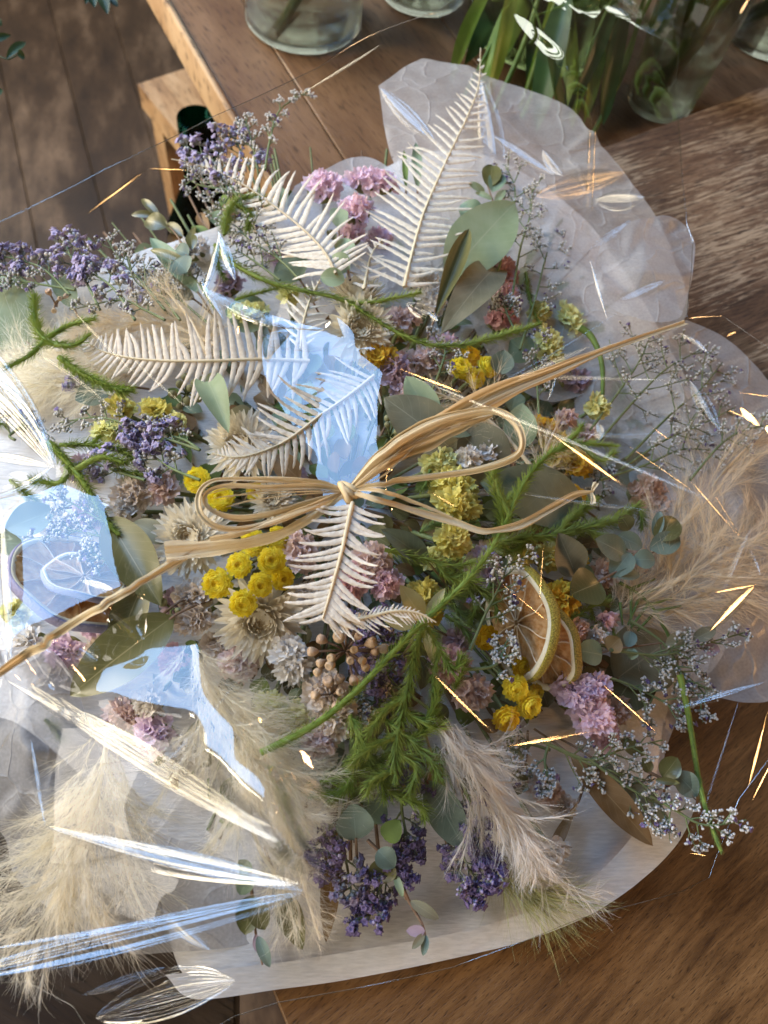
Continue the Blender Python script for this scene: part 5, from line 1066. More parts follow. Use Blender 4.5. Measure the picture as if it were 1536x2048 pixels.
spray('small purple spray hanging alone on a green stem', [(675, 1640), (690, 1710), (700, 1765), (703, 1790)], 0, blen=34, nbr=6, seed=5, lift=.006, per=7, spreadang=60, **V_)
spray('purple spray beside the shaggy plume\'s fringe', [(690, 1600), (680, 1645), (660, 1690), (655, 1740)], 0, blen=46, nbr=7, seed=6, lift=.008, per=8, **P_)
spray('purple spray at the upper side of the pointed leaf', [(900, 1500), (860, 1540), (820, 1560), (780, 1575)], 0, blen=40, nbr=7, seed=7, lift=.006, per=8, **P_)
spray('purple spray behind the brown seed cluster', [(790, 1400), (770, 1340), (755, 1290), (745, 1255)], 0, blen=60, nbr=8, seed=8, lift=.004, per=8, **P_)
spray('purple spray crossing under the long green stem', [(860, 1420), (820, 1390), (780, 1370), (745, 1365)], 0, blen=50, nbr=8, seed=9, lift=.004, per=8, **P_)
spray('violet spray at the far upper left edge', [(140, 590), (90, 540), (40, 520), (-10, 510)], 0, blen=48, nbr=9, seed=10, lift=.022, per=9, **V_)
spray('violet spray standing above the grey leaf on the left', [(200, 620), (170, 560), (140, 510), (130, 470)], 0, blen=56, nbr=9, seed=11, lift=.022, per=8, **V_)
spray('violet spray above the golden plume', [(270, 640), (230, 580), (190, 550), (165, 545)], 0, blen=50, nbr=9, seed=12, lift=.024, per=8, **V_)
spray('faded violet spray behind the arching fern tip', [(500, 440), (460, 370), (420, 320), (365, 290)], 0, blen=52, nbr=9, seed=13, lift=.022, per=8, **V_)
spray('faded violet spray reaching up beside the film\'s edge', [(520, 400), (500, 340), (480, 300), (470, 270)], 0, blen=54, nbr=8, seed=14, lift=.020, per=8, **V_)
spray('deep violet clump between the yellow statice and the strawflower', [(400, 900), (340, 880), (295, 872), (255, 868)], 0, blen=40, nbr=10, seed=15, lift=.014, per=9, **V_)
spray('violet spray above the peachy beige statice', [(400, 960), (350, 940), (310, 915), (290, 900)], 0, blen=42, nbr=7, seed=16, lift=.012, per=8, **V_)
spray('sparse violet spray below the thick green sprig', [(290, 960), (240, 945), (200, 930), (170, 925)], 0, blen=40, nbr=6, seed=17, lift=.014, per=6, **V_)
spray('violet bud beneath the far left plume', [(170, 800), (160, 785), (150, 770), (145, 765)], 0, blen=14, nbr=3, seed=18, lift=.012, per=5, **V_)
spray('faint violet spray seen behind the film right of the golden plume', [(350, 640), (320, 610), (300, 600), (290, 590)], 0, blen=34, nbr=5, seed=19, lift=.012, per=5, **V_)
W_ = [([(330, 620), (280, 560), (240, 520), (215, 480)], 60, 'white-tipped spray rising between the violet sprays', .022), ([(360, 640), (320, 590), (270, 560), (245, 480)], 55, 'white-tipped spray above the golden plume\'s tuft', .020), ([(150, 580), (90, 570), (40, 562), (-20, 565)], 36, 'white-tipped spray trailing off the left edge', .022),
      ([(330, 640), (290, 620), (240, 600), (140, 620)], 34, 'white-tipped spray lying on the golden plume', .024), ([(430, 620), (400, 570), (375, 540), (365, 515)], 30, 'upright white-tipped spray near the curled grey leaf', .016), ([(420, 650), (350, 590), (330, 560), (300, 530)], 40, 'white-tipped spray before the white statice', .014),
      ([(560, 520), (520, 470), (480, 430), (440, 400)], 70, 'dense white-tipped spray behind the light green tuft', .016), ([(600, 560), (560, 520), (500, 480), (470, 450)], 70, 'dense white-tipped spray under the arching fern', .016), ([(560, 560), (520, 530), (490, 510), (470, 500)], 50, 'grey white-tipped spray inside the upper film fold', .014),
      ([(520, 400), (450, 380), (400, 370), (368, 352)], 44, 'white-tipped spray under the curled fern tip', .022), ([(530, 340), (540, 280), (560, 220), (620, 180)], 34, 'very thin white-tipped spray running along the film\'s upper edge', .030), ([(520, 400), (515, 340), (500, 270), (490, 240)], 40, 'thin pale spray against the wooden bench', .024),
      ([(350, 900), (280, 860), (200, 835), (120, 845)], 46, 'white-tipped spray left of the yellow statice', .014), ([(400, 900), (370, 880), (340, 870), (320, 850)], 44, 'white-tipped spray mixed into the deep violet clump', .012), ([(260, 1070), (200, 1040), (150, 1010), (100, 985)], 40, 'white-tipped spray crossing into the big blue reflection', .012),
      ([(230, 1080), (190, 1070), (130, 1060), (70, 1085)], 36, 'white-tipped spray above the round slice', .012), ([(240, 1120), (215, 1120), (190, 1110), (170, 1100)], 36, 'small white-tipped spray over the round slice', .014), ([(990, 560), (1020, 460), (1030, 380), (1010, 330)], 66, 'grey white-tipped spray right of the big pale leaf', .012),
      ([(1020, 620), (1040, 500), (1060, 430), (1065, 370)], 60, 'tall grey spray against the upper tissue', .010), ([(1040, 700), (1070, 600), (1090, 520), (1110, 460)], 66, 'fine grey spray inside the tissue', .006), ([(1030, 660), (1015, 630), (1010, 612), (1008, 600)], 34, 'small white spray under the pink statice', .010),
      ([(860, 790), (880, 740), (890, 700), (870, 690)], 44, 'dark-stemmed white spray left of the yellow trio', .002), ([(1080, 860), (1075, 780), (1072, 720), (1068, 650)], 46, 'narrow white spray left of the tall yellow statice', .004),
      ([(1200, 880), (1270, 800), (1330, 740), (1400, 700)], 110, 'broad feathery spray reaching the white glint on the tissue', .008), ([(1180, 860), (1240, 780), (1280, 720), (1300, 670)], 90, 'feathery spray just under the raffia tail\'s end', .006), ([(1250, 920), (1340, 830), (1400, 780), (1445, 725)], 80, 'feathery spray on the broad tissue lobe', .006),
      ([(1240, 940), (1330, 880), (1400, 850), (1470, 815)], 80, 'feathery spray pointing to the far right of the tissue', .005), ([(1200, 960), (1290, 930), (1360, 900), (1420, 900)], 76, 'pinkish fine spray over the peach statice', .004), ([(1380, 960), (1440, 890), (1490, 860), (1545, 850)], 46, 'bluish white spray cut by the picture edge', .010),
      ([(1150, 850), (1180, 900), (1200, 940), (1210, 990)], 44, 'dim spray in the shadow right of the gold glint', -.002), ([(1200, 1290), (1290, 1310), (1360, 1340), (1420, 1400)], 76, 'fine spray running over the large olive leaf', .008), ([(1220, 1300), (1320, 1310), (1400, 1290), (1500, 1262)], 60, 'long thin spray ending at the tissue\'s far side', .012),
      ([(1200, 1350), (1260, 1370), (1320, 1400), (1370, 1430)], 60, 'fine spray beneath the comb-like sprig', .006), ([(1260, 1240), (1330, 1290), (1370, 1360), (1412, 1410)], 60, 'fine spray hanging from the comb-like sprig', .010), ([(1080, 1480), (1140, 1510), (1200, 1535), (1290, 1560)], 66, 'heavy white-tipped spray above the brown lance leaves', .012),
      ([(1100, 1490), (1180, 1520), (1240, 1500), (1325, 1480)], 60, 'heavy white-tipped spray under the pink statice', .012), ([(1180, 1520), (1250, 1570), (1300, 1600), (1330, 1620)], 60, 'white-tipped spray leading towards the paper\'s corner', .012), ([(1300, 1590), (1350, 1620), (1410, 1650), (1492, 1640)], 56, 'white-tipped spray hanging over the bare brown wood', .014),
      ([(1100, 1480), (1090, 1520), (1095, 1560), (1092, 1590)], 26, 'little white spray left of the brown lance leaves', .008), ([(1100, 1500), (1060, 1490), (1030, 1510), (1035, 1560)], 30, 'short white spray under the gold crease', .004), ([(940, 1300), (970, 1230), (1000, 1170), (1020, 1110)], 66, 'silvery spray leaning over the orange slice', .016),
      ([(930, 1340), (990, 1330), (1010, 1290), (1000, 1320)], 36, 'silvery spray at the foot of the orange slice', .014), ([(30, 880), (20, 870), (60, 850), (110, 880)], 40, 'blurred grey spray behind the cream streaks on the left', .010), ([(830, 1450), (780, 1400), (740, 1410), (700, 1460)], 40, 'grey spray between the beige column and the green tuft', .004)]
for i, (q, bl_, lb, lf) in enumerate(W_): spray(lb, q, 0, blen=bl_, nbr=9, seed=200 + i, lift=lf, per=8, flower=.04, bl=.0019)

# ---- grass plumes
plume([(385, 1290), (420, 1380), (480, 1470), (560, 1580), (620, 1660)], 130, 'shaggy cream plume running down beside the blue film reflection', .018, 95, .016, .034, 2300, 'pampas_hair', 1, 26)
plume([(500, 1460), (540, 1560), (580, 1680), (610, 1780), (640, 1880)], 120, 'thin shaggy plume end hanging over the pale paper', .012, 42, .013, .030, 1500, 'pampas_hair', 2, 28)
plume([(420, 1420), (480, 1560), (520, 1700), (590, 1800), (600, 1860)], 110, 'second thin plume end beneath the pointed film fold', .010, 34, .013, .028, 1500, 'pampas_hair', 22, 28)
plume([(215, 1480), (190, 1600), (150, 1720), (90, 1830), (30, 1920)], 150, 'large pale plume under the film in the lower left corner', .022, 85, .016, .040, 2000, 'pampas_hair', 3, 26)
plume([(250, 1560), (240, 1650), (260, 1760), (290, 1830)], 120, 'side branches of pale plume over grey tissue', .018, 26, .013, .030, 1300, 'pampas_hair', 33, 26)
plume([(868, 1440), (920, 1510), (985, 1590), (1045, 1680), (1090, 1760)], 120, 'smooth white plume lying over the pale paper', .020, 90, .012, .024, 2300, 'white_hair', 4, 10, bspread=9)
plume([(1000, 1640), (1060, 1710), (1130, 1770), (1200, 1800)], 90, 'frayed tip of the white plume', .008, 26, .014, .022, 1300, 'white_hair', 44, 16, bspread=18)
plume([(960, 1670), (1010, 1745), (1080, 1790), (1200, 1812)], 50, 'green wheat-like plume curving along the paper rim', .006, 40, .024, .016, 1600, 'green_hair', 5, 8, bspread=10)
plume([(430, 690), (340, 650), (260, 650), (180, 690), (150, 700)], 100, 'fluffy golden plume behind the level fern', .012, 90, .014, .030, 2500, 'tan_hair', 6, 30)
plume([(420, 720), (380, 640), (340, 590), (300, 555)], 70, 'small golden plume tip standing above the level fern', .020, 30, .012, .022, 1500, 'tan_hair', 66, 26)
plume([(260, 740), (160, 745), (60, 740), (-30, 725)], 100, 'pale plume running off the left edge below the fuzzy sprig', .010, 70, .016, .032, 2200, 'pampas_hair', 7, 26)
plume([(240, 790), (160, 775), (80, 770), (0, 790)], 90, 'lower pale plume with drooping hairs at the left edge', .012, 44, .014, .028, 1900, 'pampas_hair', 77, 26)
plume([(1230, 1230), (1310, 1190), (1390, 1140), (1500, 1080), (1580, 1040)], 130, 'broad tan plume glowing under the film at the side', .002, 75, .020, .042, 1900, 'tan_hair', 8, 18)
plume([(1300, 1110), (1380, 1030), (1450, 940), (1540, 850)], 130, 'tan plume slanting up over the broad tissue', .002, 60, .018, .042, 1500, 'tan_hair', 88, 16)
plume([(1330, 1230), (1400, 1190), (1480, 1170), (1560, 1150)], 90, 'lower strands of tan plume by the tissue folds', .000, 30, .018, .034, 1300, 'tan_hair', 89, 16)
plume([(1060, 930), (1000, 860), (930, 810), (860, 780)], 60, 'wispy tan plume under the raffia loop', .010, 30, .014, .026, 1100, 'tan_hair', 9, 18)
plume([(1070, 960), (1085, 920), (1100, 880), (1120, 840)], 44, 'small wispy plume right of the raffia loop', .010, 24, .012, .022, 1100, 'tan_hair', 99, 20)

# ---- leaves
L_ = [('big pale green round leaf under the tissue', (895, 555), (1030, 405), 62, 'pale_eucalyptus', (.010, .026), .85, .15, .04), ('dark folded narrow leaf in front of the big pale leaf', (868, 640), (938, 458), 20, 'dark_leaf_olive', (.012, .030), 1.3, .9, .02), ('shaded grey leaf below the dark folded one', (1000, 530), (882, 668), 36, 'grey_olive_leaf', (.002, .014), .9, .2, .1),
      ('huge grey green leaf at the upper left edge', (60, 690), (-90, 560), 92, 'pale_eucalyptus', (.006, .016), .9, .1, .05), ('dark curled leaf at the corner of the big blue reflection', (215, 1035), (322, 1212), 46, 'dark_leaf_olive', (.020, .020), .9, .35, .05), ('small shaded leaf behind the dark curled leaf', (345, 1085), (265, 1045), 24, 'grey_olive_leaf', (.004, .008), .9, .2, .1),
      ('black green leaf under the long raffia tail', (290, 1160), (228, 1315), 34, 'dark_leaf_olive', (.010, .012), .9, .5, .1), ('largest dark olive leaf, pointed, above the cream crease', (348, 1232), (140, 1392), 56, 'dark_leaf_olive', (.018, .022), .85, .2, .06), ('narrow dark leaf behind the largest dark one', (330, 1225), (262, 1300), 18, 'dark_leaf_olive', (.016, .012), .9, .3, .1),
      ('pale green curled leaf hanging under the level fern', (410, 752), (458, 866), 28, 'pale_eucalyptus', (.014, .024), .8, .5, .1), ('dull green leaf behind the cream strawflower', (520, 850), (440, 845), 36, 'grey_olive_leaf', (.002, .006), .9, .2, .05), ('brown shaded leaf right of the strawflower', (600, 960), (545, 910), 26, 'brown_leaf', (.000, .004), .9, .2, .05),
      ('large dull leaf left inside the raffia fan', (912, 905), (768, 795), 52, 'grey_olive_leaf', (.004, .010), .9, .2, .05), ('pale blue green leaf with a rounded tip behind the raffia', (880, 870), (812, 752), 32, 'pale_eucalyptus', (.002, .014), 1.1, .25, .05), ('broken green leaf between the raffia strands', (955, 850), (850, 858), 28, 'eucalyptus', (.002, .012), .9, .25, .05),
      ('broad grey leaf inside the raffia loop', (1010, 960), (905, 850), 62, 'grey_olive_leaf', (.000, .006), .9, .1, .04), ('grey green leaf sticking out past the raffia loop', (1035, 900), (1045, 806), 34, 'pale_eucalyptus', (.002, .014), .8, .2, .04), ('big blue green leaf under the long green sprig', (1170, 1020), (958, 965), 60, 'blue_eucalyptus', (.002, .010), .9, .1, .06),
      ('curled blue grey leaf below the raffia knot', (858, 1128), (762, 1058), 24, 'blue_eucalyptus', (.006, .018), 1.1, .6, .1), ('khaki folded leaf above the golden statice', (1152, 1152), (1116, 1066), 34, 'grey_olive_leaf', (.006, .016), .9, .5, .04), ('green shaded leaf under the khaki one', (1190, 1160), (1130, 1135), 20, 'eucalyptus', (.000, .006), .9, .3, .04),
      ('small round grey leaf beside the upper yellow trio', (1000, 750), (1008, 700), 24, 'blue_eucalyptus', (.006, .012), .8, .3, .04), ('upright yellow pointed leaf below the fern tip', (845, 1240), (800, 1170), 22, 'yellow_leaf', (.014, .024), .9, .3, .04), ('narrow yellow leaf leaning right of the upright one', (848, 1242), (890, 1176), 12, 'yellow_leaf', (.014, .020), .9, .3, .04),
      ('yellow leaf pointing down beside the green sprig', (852, 1246), (868, 1330), 13, 'yellow_leaf', (.014, .016), .9, .3, .04), ('pale yellow leaf under the small curled fern', (830, 1246), (765, 1238), 20, 'yellow_leaf', (.010, .012), .9, .3, .04), ('large olive leaf behind the feathery sprays on tissue', (1230, 1360), (1345, 1275), 72, 'grey_olive_leaf', (-.004, -.004), .9, .1, .04),
      ('big dull leaf hanging under the olive one', (1300, 1300), (1210, 1440), 50, 'dark_leaf_olive', (-.006, -.006), .9, .1, .04), ('long brown lance leaf on the pale paper', (1140, 1510), (1306, 1692), 30, 'brown_leaf', (.004, .006), 1.0, .3, .05), ('second lance leaf, greyer, beside the brown one', (1190, 1520), (1345, 1662), 28, 'grey_olive_leaf', (.003, .004), 1.0, .3, .05),
      ('thin curved brown leaf on a long stalk by the white plume', (1158, 1600), (1095, 1725), 12, 'brown_leaf', (.006, .006), 1.4, .3, -.15), ('tall amber leaf beside the small purple spray', (672, 1640), (652, 1885), 20, 'brown_leaf', (.002, .000), 1.0, .3, .03), ('grey round leaf hanging beside the deep purple sprays', (712, 1680), (706, 1606), 38, 'blue_eucalyptus', (.010, .014), .85, .15, .03),
      ('dark pointed leaf behind the deep purple sprays', (852, 1560), (930, 1700), 36, 'blue_eucalyptus', (.006, .008), .9, .2, .04), ('dim green leaf right of the round hanging one', (735, 1640), (770, 1600), 28, 'eucalyptus', (.002, .004), .9, .2, .04), ('dark blunt leaf near the thin plume ends', (560, 1780), (605, 1900), 26, 'dark_leaf_olive', (.004, .006), .8, .3, .04),
      ('dim round leaf under the upper green sprig', (600, 560), (560, 520), 40, 'eucalyptus', (.0, .004), .85, .1, .04), ('dull leaf below the mottled yellow statice', (540, 640), (450, 620), 40, 'eucalyptus', (-.002, .002), .85, .1, .04), ('long narrow grey leaf crossing above the golden plume', (400, 590), (300, 475), 20, 'eucalyptus', (.012, .020), 1.0, .3, .04),
      ('broad dim leaf behind the long narrow one', (390, 600), (270, 545), 26, 'grey_olive_leaf', (.004, .008), .9, .3, .04), ('pale leaf among the violet sprays at the left', (150, 620), (110, 540), 22, 'pale_eucalyptus', (.012, .018), .9, .3, .04), ('blue green leaf above the yellow statice on the left', (220, 775), (150, 800), 28, 'blue_eucalyptus', (.012, .014), .8, .2, .04),
      ('blue leaf pair shape under the far left blue reflection', (110, 1020), (10, 1060), 34, 'blue_eucalyptus', (.006, .008), .9, .2, .04), ('lower blue tinted leaf at the left edge', (70, 1090), (-20, 1085), 26, 'blue_eucalyptus', (.004, .006), .9, .2, .04), ('small dark green blade rising behind the tallest fern', (835, 380), (832, 285), 11, 'eucalyptus', (.008, .018), 1.0, .3, .04),
      ('thin green blade left of the tallest fern', (812, 380), (808, 300), 6, 'deep_green', (.006, .014), 1.0, .3, .04), ('grey leaf under the rosy statice', (1060, 720), (1020, 680), 30, 'eucalyptus', (-.004, .000), .9, .2, .04), ('dark leaf left of the curled blue grey one', (730, 1060), (780, 1090), 26, 'dark_leaf_olive', (-.002, .0), .9, .2, .04),
      ('dim leaf beneath the beige column', (600, 1540), (690, 1500), 30, 'blue_eucalyptus', (-.004, .0), .9, .2, .04), ('brown leaf on the deep purple spray\'s shady side', (860, 1500), (880, 1600), 16, 'brown_leaf', (.002, .002), .9, .2, .04), ('olive blade behind the lilac statice pair', (1240, 1480), (1290, 1510), 16, 'dark_leaf_olive', (.000, .0), .9, .2, .04),
      ('dim broad leaf above the widest brown shadow', (1050, 1530), (1035, 1590), 22, 'dark_leaf_olive', (-.002, .0), .9, .2, .04), ('large grey leaf below the peach statice', (1330, 960), (1220, 940), 44, 'grey_olive_leaf', (-.012, -.01), .9, .2, .04)]
for q in L_: leaf_one(q[0], q[1], q[2], q[3], q[4], q[5], q[6], q[7], q[8])
eucalyptus('eucalyptus sprig with dark rounded leaves in front of the peach statice', [(1130, 1200), (1200, 1160), (1270, 1125), (1340, 1085)], [((1250, 1110), (1190, 1078), 26), ((1265, 1120), (1310, 1120), 20, 'blue_eucalyptus'), ((1260, 1105), (1220, 1155), 24, 'blue_eucalyptus'), ((1300, 1100), (1360, 1075), 24), ((1310, 1080), (1355, 1040), 26, 'dark_leaf_olive'), ((1310, 1075), (1320, 1022), 12), ((1235, 1070), (1285, 1095), 18), ((1200, 1165), (1140, 1190), 40, 'dark_leaf_olive'), ((1230, 1150), (1280, 1150), 12), ((1260, 1060), (1240, 1030), 18, 'dark_leaf_olive')], 'blue_eucalyptus', .012, group='eucalyptus sprigs')
eucalyptus('eucalyptus sprig with small round leaves on the dim floor side', [(378, 530), (365, 490), (345, 460), (320, 440)], [((335, 455), (290, 442), 20), ((322, 440), (283, 398), 9), ((310, 430), (262, 430), 8), ((378, 510), (350, 500), 18, 'blue_eucalyptus'), ((385, 500), (382, 468), 12), ((380, 530), (300, 500), 10), ((375, 545), (350, 520), 26, 'blue_eucalyptus')], 'dark_leaf_olive', .022)
eucalyptus('eucalyptus twig with two little green discs beside the pink statice', [(700, 560), (690, 520), (680, 480), (676, 440)], [((680, 458), (676, 416), 19), ((690, 512), (688, 476), 21), ((672, 480), (655, 460), 9, 'dark_leaf_olive'), ((700, 540), (655, 520), 24), ((690, 560), (640, 555), 20)], 'pale_eucalyptus', .020)
eucalyptus('eucalyptus sprig tip with dark cupped leaves right of the tallest fern', [(1000, 440), (985, 400), (975, 370), (965, 345)], [((978, 375), (985, 330), 20, 'dark_leaf_olive'), ((985, 385), (1000, 345), 18), ((970, 385), (935, 365), 8, 'pale_eucalyptus'), ((985, 400), (950, 385), 6, 'pale_eucalyptus'), ((990, 405), (1010, 380), 8, 'pale_eucalyptus'), ((960, 440), (920, 410), 24)], 'eucalyptus', .014)
eucalyptus('eucalyptus sprig hanging among the deep purple sprays', [(735, 1680), (775, 1720), (800, 1760), (812, 1800)], [((770, 1715), (760, 1768), 28, 'dark_leaf_olive'), ((755, 1700), (790, 1735), 22), ((790, 1750), (806, 1795), 8, 'pale_eucalyptus'), ((770, 1680), (800, 1640), 22, 'deep_green')], 'blue_eucalyptus', .010)
eucalyptus('withered twig with shrivelled grey leaves alone on the pale paper', [(805, 1775), (822, 1810), (845, 1850), (853, 1885)], [((820, 1802), (878, 1838), 12, 'grey_olive_leaf'), ((850, 1862), (812, 1862), 11, 'mauve_statice'), ((848, 1868), (824, 1898), 8, 'grey_olive_leaf'), ((853, 1870), (846, 1912), 8, 'blue_eucalyptus')], 'grey_olive_leaf', .010)
eucalyptus('drooping eucalyptus sprig half under the thin plumes', [(500, 1740), (505, 1800), (512, 1870), (525, 1930)], [((500, 1745), (480, 1790), 18), ((495, 1720), (480, 1750), 16, 'pale_eucalyptus'), ((505, 1790), (490, 1870), 26, 'dark_leaf_olive'), ((508, 1800), (530, 1860), 22, 'dark_leaf_olive'), ((515, 1872), (540, 1935), 12, 'blue_eucalyptus'), ((512, 1868), (515, 1905), 8, 'mauve_statice')], 'eucalyptus', .008)
eucalyptus('eucalyptus sprig trailing from the paper to the bare brown wood', [(1290, 1540), (1330, 1560), (1370, 1580), (1392, 1600)], [((1325, 1555), (1355, 1515), 22, 'dark_leaf_olive'), ((1350, 1545), (1395, 1592), 24, 'blue_eucalyptus'), ((1310, 1560), (1360, 1566), 7, 'dark_leaf_olive'), ((1300, 1545), (1285, 1515), 12, 'dark_leaf_olive')], 'eucalyptus', .012)
eucalyptus('thin eucalyptus sprig with faded round leaves above the olive leaf', [(1150, 1320), (1220, 1300), (1290, 1290), (1370, 1280)], [((1205, 1310), (1150, 1300), 26), ((1215, 1300), (1240, 1276), 20, 'brown_leaf'), ((1255, 1295), (1262, 1262), 14, 'blue_eucalyptus'), ((1265, 1296), (1262, 1320), 12, 'pale_eucalyptus'), ((1330, 1290), (1380, 1280), 20, 'grey_olive_leaf'), ((1385, 1280), (1432, 1258), 14, 'grey_olive_leaf'), ((1400, 1295), (1440, 1300), 14, 'mauve_statice')], 'eucalyptus', .010)
berries(692, 1300, 62, 'cluster of brown dried seed cups above the beige statice', 22, .014, seed=1)
berries(665, 1388, 26, 'two or three brown seed cups lower beside the beige statice', 5, .014, seed=2)
berries(372, 785, 26, 'dark olive berry cluster in the shade under the level fern', 9, -.002, 'green_berry', 3, .0022, False)
berries(780, 870, 32, 'drooping green seed pods right of the blue patch', 9, -.002, 'green_berry', 4, .0018, False)
berries(342, 1215, 16, 'pair of pale green berries beside the dark leaves', 3, .012, 'green_berry', 5, .0020, False)
berries(110, 605, 20, 'few tan seed cups before the huge grey leaf', 4, .022, 'berry', 6, .0016)

# ---- dried citrus
def slice_normal(px, py, z, tx, ty): return nrm(view(P(px, py, z)) + np.array([tx, ty, 0]))
orange_slice(1038, 1245, 116, 'leaning dried orange slice with a green rind, nearer the silvery spray', nrm(np.array([-.93, -.20, .26])), .004, 1)
orange_slice(1088, 1290, 92, 'second dried orange slice standing behind the leaning one', nrm(np.array([-.84, -.34, .40])), .000, 2)
orange_slice(150, 1165, 132, 'large round dried citrus slice under the big blue film reflection', slice_normal(150, 1165, .05, .35, .95), .010, 3, pin=.89, rind='rind_violet')
orange_slice(168, 1155, 82, 'smaller citrus slice lying on the large round one', slice_normal(168, 1155, .05, .1, 1.1), .017, 4, th=.003, pin=.88, rind='rind_violet')

# ---- raffia bow on top of the film
raf = thing('raffia_bow', 'straw coloured raffia ribbon bow tied on top of the clear film', 'bow', Psurf(695, 985, FILM, .004))
def ribbon(name, pts, widths, seed=0, lift=.0035, humps=0.0, twist=.5, pleat=.35, sag=None, n=90):
    g = np.random.default_rng(seed + 11); q = catmull([(a, b, (c[0] if c else 0)) for a, b, *c in pts], n); w_ = np.interp(np.linspace(0, 1, n), np.linspace(0, 1, len(widths)), widths)
    pa = []
    for i, (a, b, dz) in enumerate(q): pa.append(Psurf(a, b, FILM, lift + dz))
    pa = np.array(pa); k = np.ones(5) / 5; pz = np.convolve(np.r_[pa[0, 2], pa[0, 2], pa[:, 2], pa[-1, 2], pa[-1, 2]], k, 'valid'); pa[:, 2] = pz
    t_ = nrm(np.gradient(pa, axis=0)); nn = nrm(nrm(CAM - pa) + np.array([0, 0, .6])); S = nrm(np.cross(nn, t_)); nn = np.cross(t_, S)
    u = np.linspace(0, 1, n)[:, None]; v = np.linspace(-1, 1, 15)[None]; m = mpp(pa[n // 2]); tw = (twist * np.sin(u * g.uniform(4, 9) + g.uniform(0, 6)))
    W = (w_[:, None] * .5 * m); f1, f2 = g.uniform(3, 5), g.uniform(13, 20)
    hh = W * pleat * (np.sin(f1 * v + 3 * u + g.uniform(0, 6)) + .5 * np.sin(f2 * v - 5 * u + g.uniform(0, 6))) + W * .10 * (1 - v ** 2)
    edge = 1 + .10 * np.sin(u * 23 + g.uniform(0, 6)) * (v > .9) + .12 * np.sin(u * 31 + g.uniform(0, 6)) * (v < -.9); x = W * v * edge
    V = pa[:, None] + S[:, None] * (x * np.cos(tw))[..., None] + nn[:, None] * (hh + x * np.sin(tw))[..., None]
    mb = MB(); mb.add(V.reshape(-1, 3), grid_faces(n, 15), 0, np.stack(np.broadcast_arrays(v, u), -1).reshape(-1, 2)); return mb.obj(name, M['raffia'], raf, raf.location)
kz = .004
ribbon('tail', [(700, 980, kz), (760, 930, .008), (850, 868, .008), (935, 820, .006), (1020, 778, .004), (1110, 742, .002), (1200, 705, .002), (1290, 672, .001), (1370, 646, .001)], [9, 26, 42, 46, 38, 26, 17, 15, 15], 1, twist=.35)
ribbon('loop', [(698, 978, kz), (760, 915, .010), (850, 858, .014), (930, 830, .016), (990, 822, .017), (1030, 845, .017), (1045, 885, .016), (1028, 915, .013), (960, 938, .010), (850, 955, .007), (760, 968, .005), (702, 978, kz)], [10, 30, 34, 24, 16, 15, 15, 16, 15, 14, 12, 8], 2, twist=.45)
ribbon('loop', [(700, 976, kz), (770, 925, .007), (850, 890, .010), (930, 850, .013), (985, 830, .013)], [8, 22, 30, 20, 8], 3, twist=.3)
ribbon('loop', [(690, 982, kz), (640, 966, .008), (560, 960, .012), (480, 958, .014), (425, 962, .015), (398, 988, .015), (402, 1028, .014), (440, 1056, .012), (500, 1056, .010), (580, 1030, .008), (640, 1005, .006), (692, 986, kz)], [9, 14, 13, 11, 10, 13, 13, 13, 15, 16, 15, 8], 4, twist=.5)
ribbon('loop', [(690, 980, kz), (620, 972, .010), (530, 975, .013), (450, 972, .014), (412, 988, .014), (420, 1018, .013), (470, 1036, .011), (540, 1028, .009), (620, 1004, .007), (690, 986, kz)], [8, 13, 11, 9, 8, 9, 13, 14, 12, 8], 5, twist=.4)
ribbon('tail', [(690, 988, kz), (640, 1022, .006), (575, 1062, .006), (500, 1085, .004), (420, 1096, .003), (330, 1105, .003)], [9, 18, 20, 24, 34, 42], 6, twist=.08, pleat=.16)
ribbon('tail', [(688, 984, kz), (620, 1015, .010), (540, 1045, .010), (470, 1068, .008), (420, 1078, .006)], [8, 14, 17, 15, 9], 7)
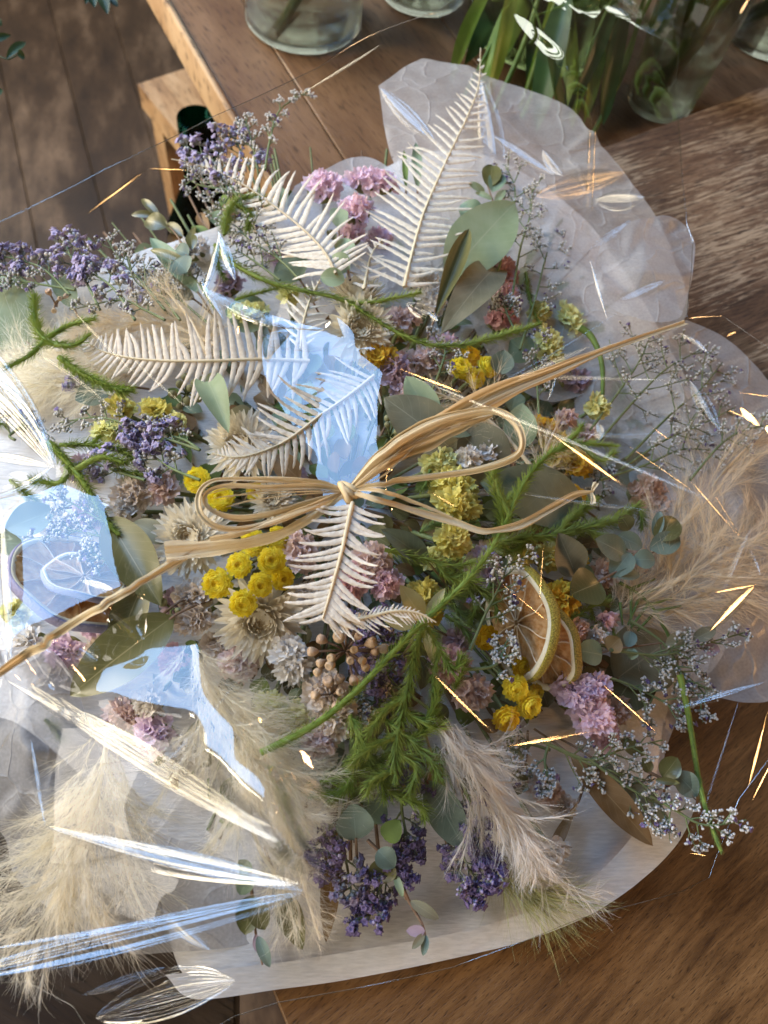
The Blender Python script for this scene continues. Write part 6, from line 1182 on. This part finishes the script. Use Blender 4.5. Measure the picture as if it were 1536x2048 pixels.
ribbon('tail', [(430, 1078, .002), (340, 1128, .002), (250, 1184, .002), (160, 1238, .002), (80, 1292, .002), (0, 1345, .003), (-70, 1398, .004)], [14, 19, 21, 20, 19, 18, 18], 8, twist=.5)
ribbon('tail', [(702, 984, kz), (760, 1000, .006), (830, 1022, .005), (900, 1042, .004), (955, 1060, .004), (985, 1062, .004), (1040, 1050, .003), (1100, 1018, .003), (1150, 990, .003), (1186, 984, .003)], [7, 13, 16, 20, 16, 12, 17, 18, 14, 8], 9, twist=.5)
ribbon('tail', [(1184, 984, .003), (1188, 974, .004), (1192, 965, .004)], [5, 9, 12], 10, twist=.2, n=20)
ribbon('tail', [(1182, 984, .003), (1186, 996, .004), (1186, 1008, .004)], [5, 9, 12], 11, twist=.2, n=20)
ribbon('tail', [(702, 980, kz), (760, 982, .006), (830, 1005, .005), (905, 1035, .004)], [6, 9, 8, 5], 12)
for i in range(16):
    g = np.random.default_rng(700 + i); L_r = i % 2; a0 = g.uniform(-40, 40)
    if L_r: q = [(700, 980, kz), (780 + g.normal() * 10, 915 + g.normal() * 14, .010), (880 + g.normal() * 16, 862 + g.normal() * 14, .014), (960 + g.normal() * 30, 835 + g.normal() * 18, .015)]
    else: q = [(690, 984, kz), (600 + g.normal() * 12, 985 + a0 * .6, .011), (500 + g.normal() * 16, 995 + a0, .013), (430 + g.normal() * 26, 1010 + a0 * .9, .012)]
    ribbon('fibre', q, [2, 3.5, 3, 1.2], 60 + i, twist=1.2, n=40)
mb = MB(); kc = Psurf(696, 983, FILM, .006); g = np.random.default_rng(4); kd = nrm(P(720, 960, .1) - P(670, 1000, .1)); kn = upn(kc)
for i in range(4):
    a = np.linspace(0, 2 * PI, 22); b2 = np.cross(kn, kd); off = kd * (i - 1.5) * .0011 + g.normal(size=3) * .0003; r1 = .0035 + .0003 * g.normal()
    q = kc + off + b2 * (r1 * np.cos(a))[:, None] + kn * (r1 * .85 * np.sin(a))[:, None] + kd * (.0012 * np.cos(a + i))[:, None]; tube(mb, q, .0012 * (1 + .15 * np.sin(a * 3 + i)), 8)
mb.obj('knot', M['raffia'], raf, raf.location)
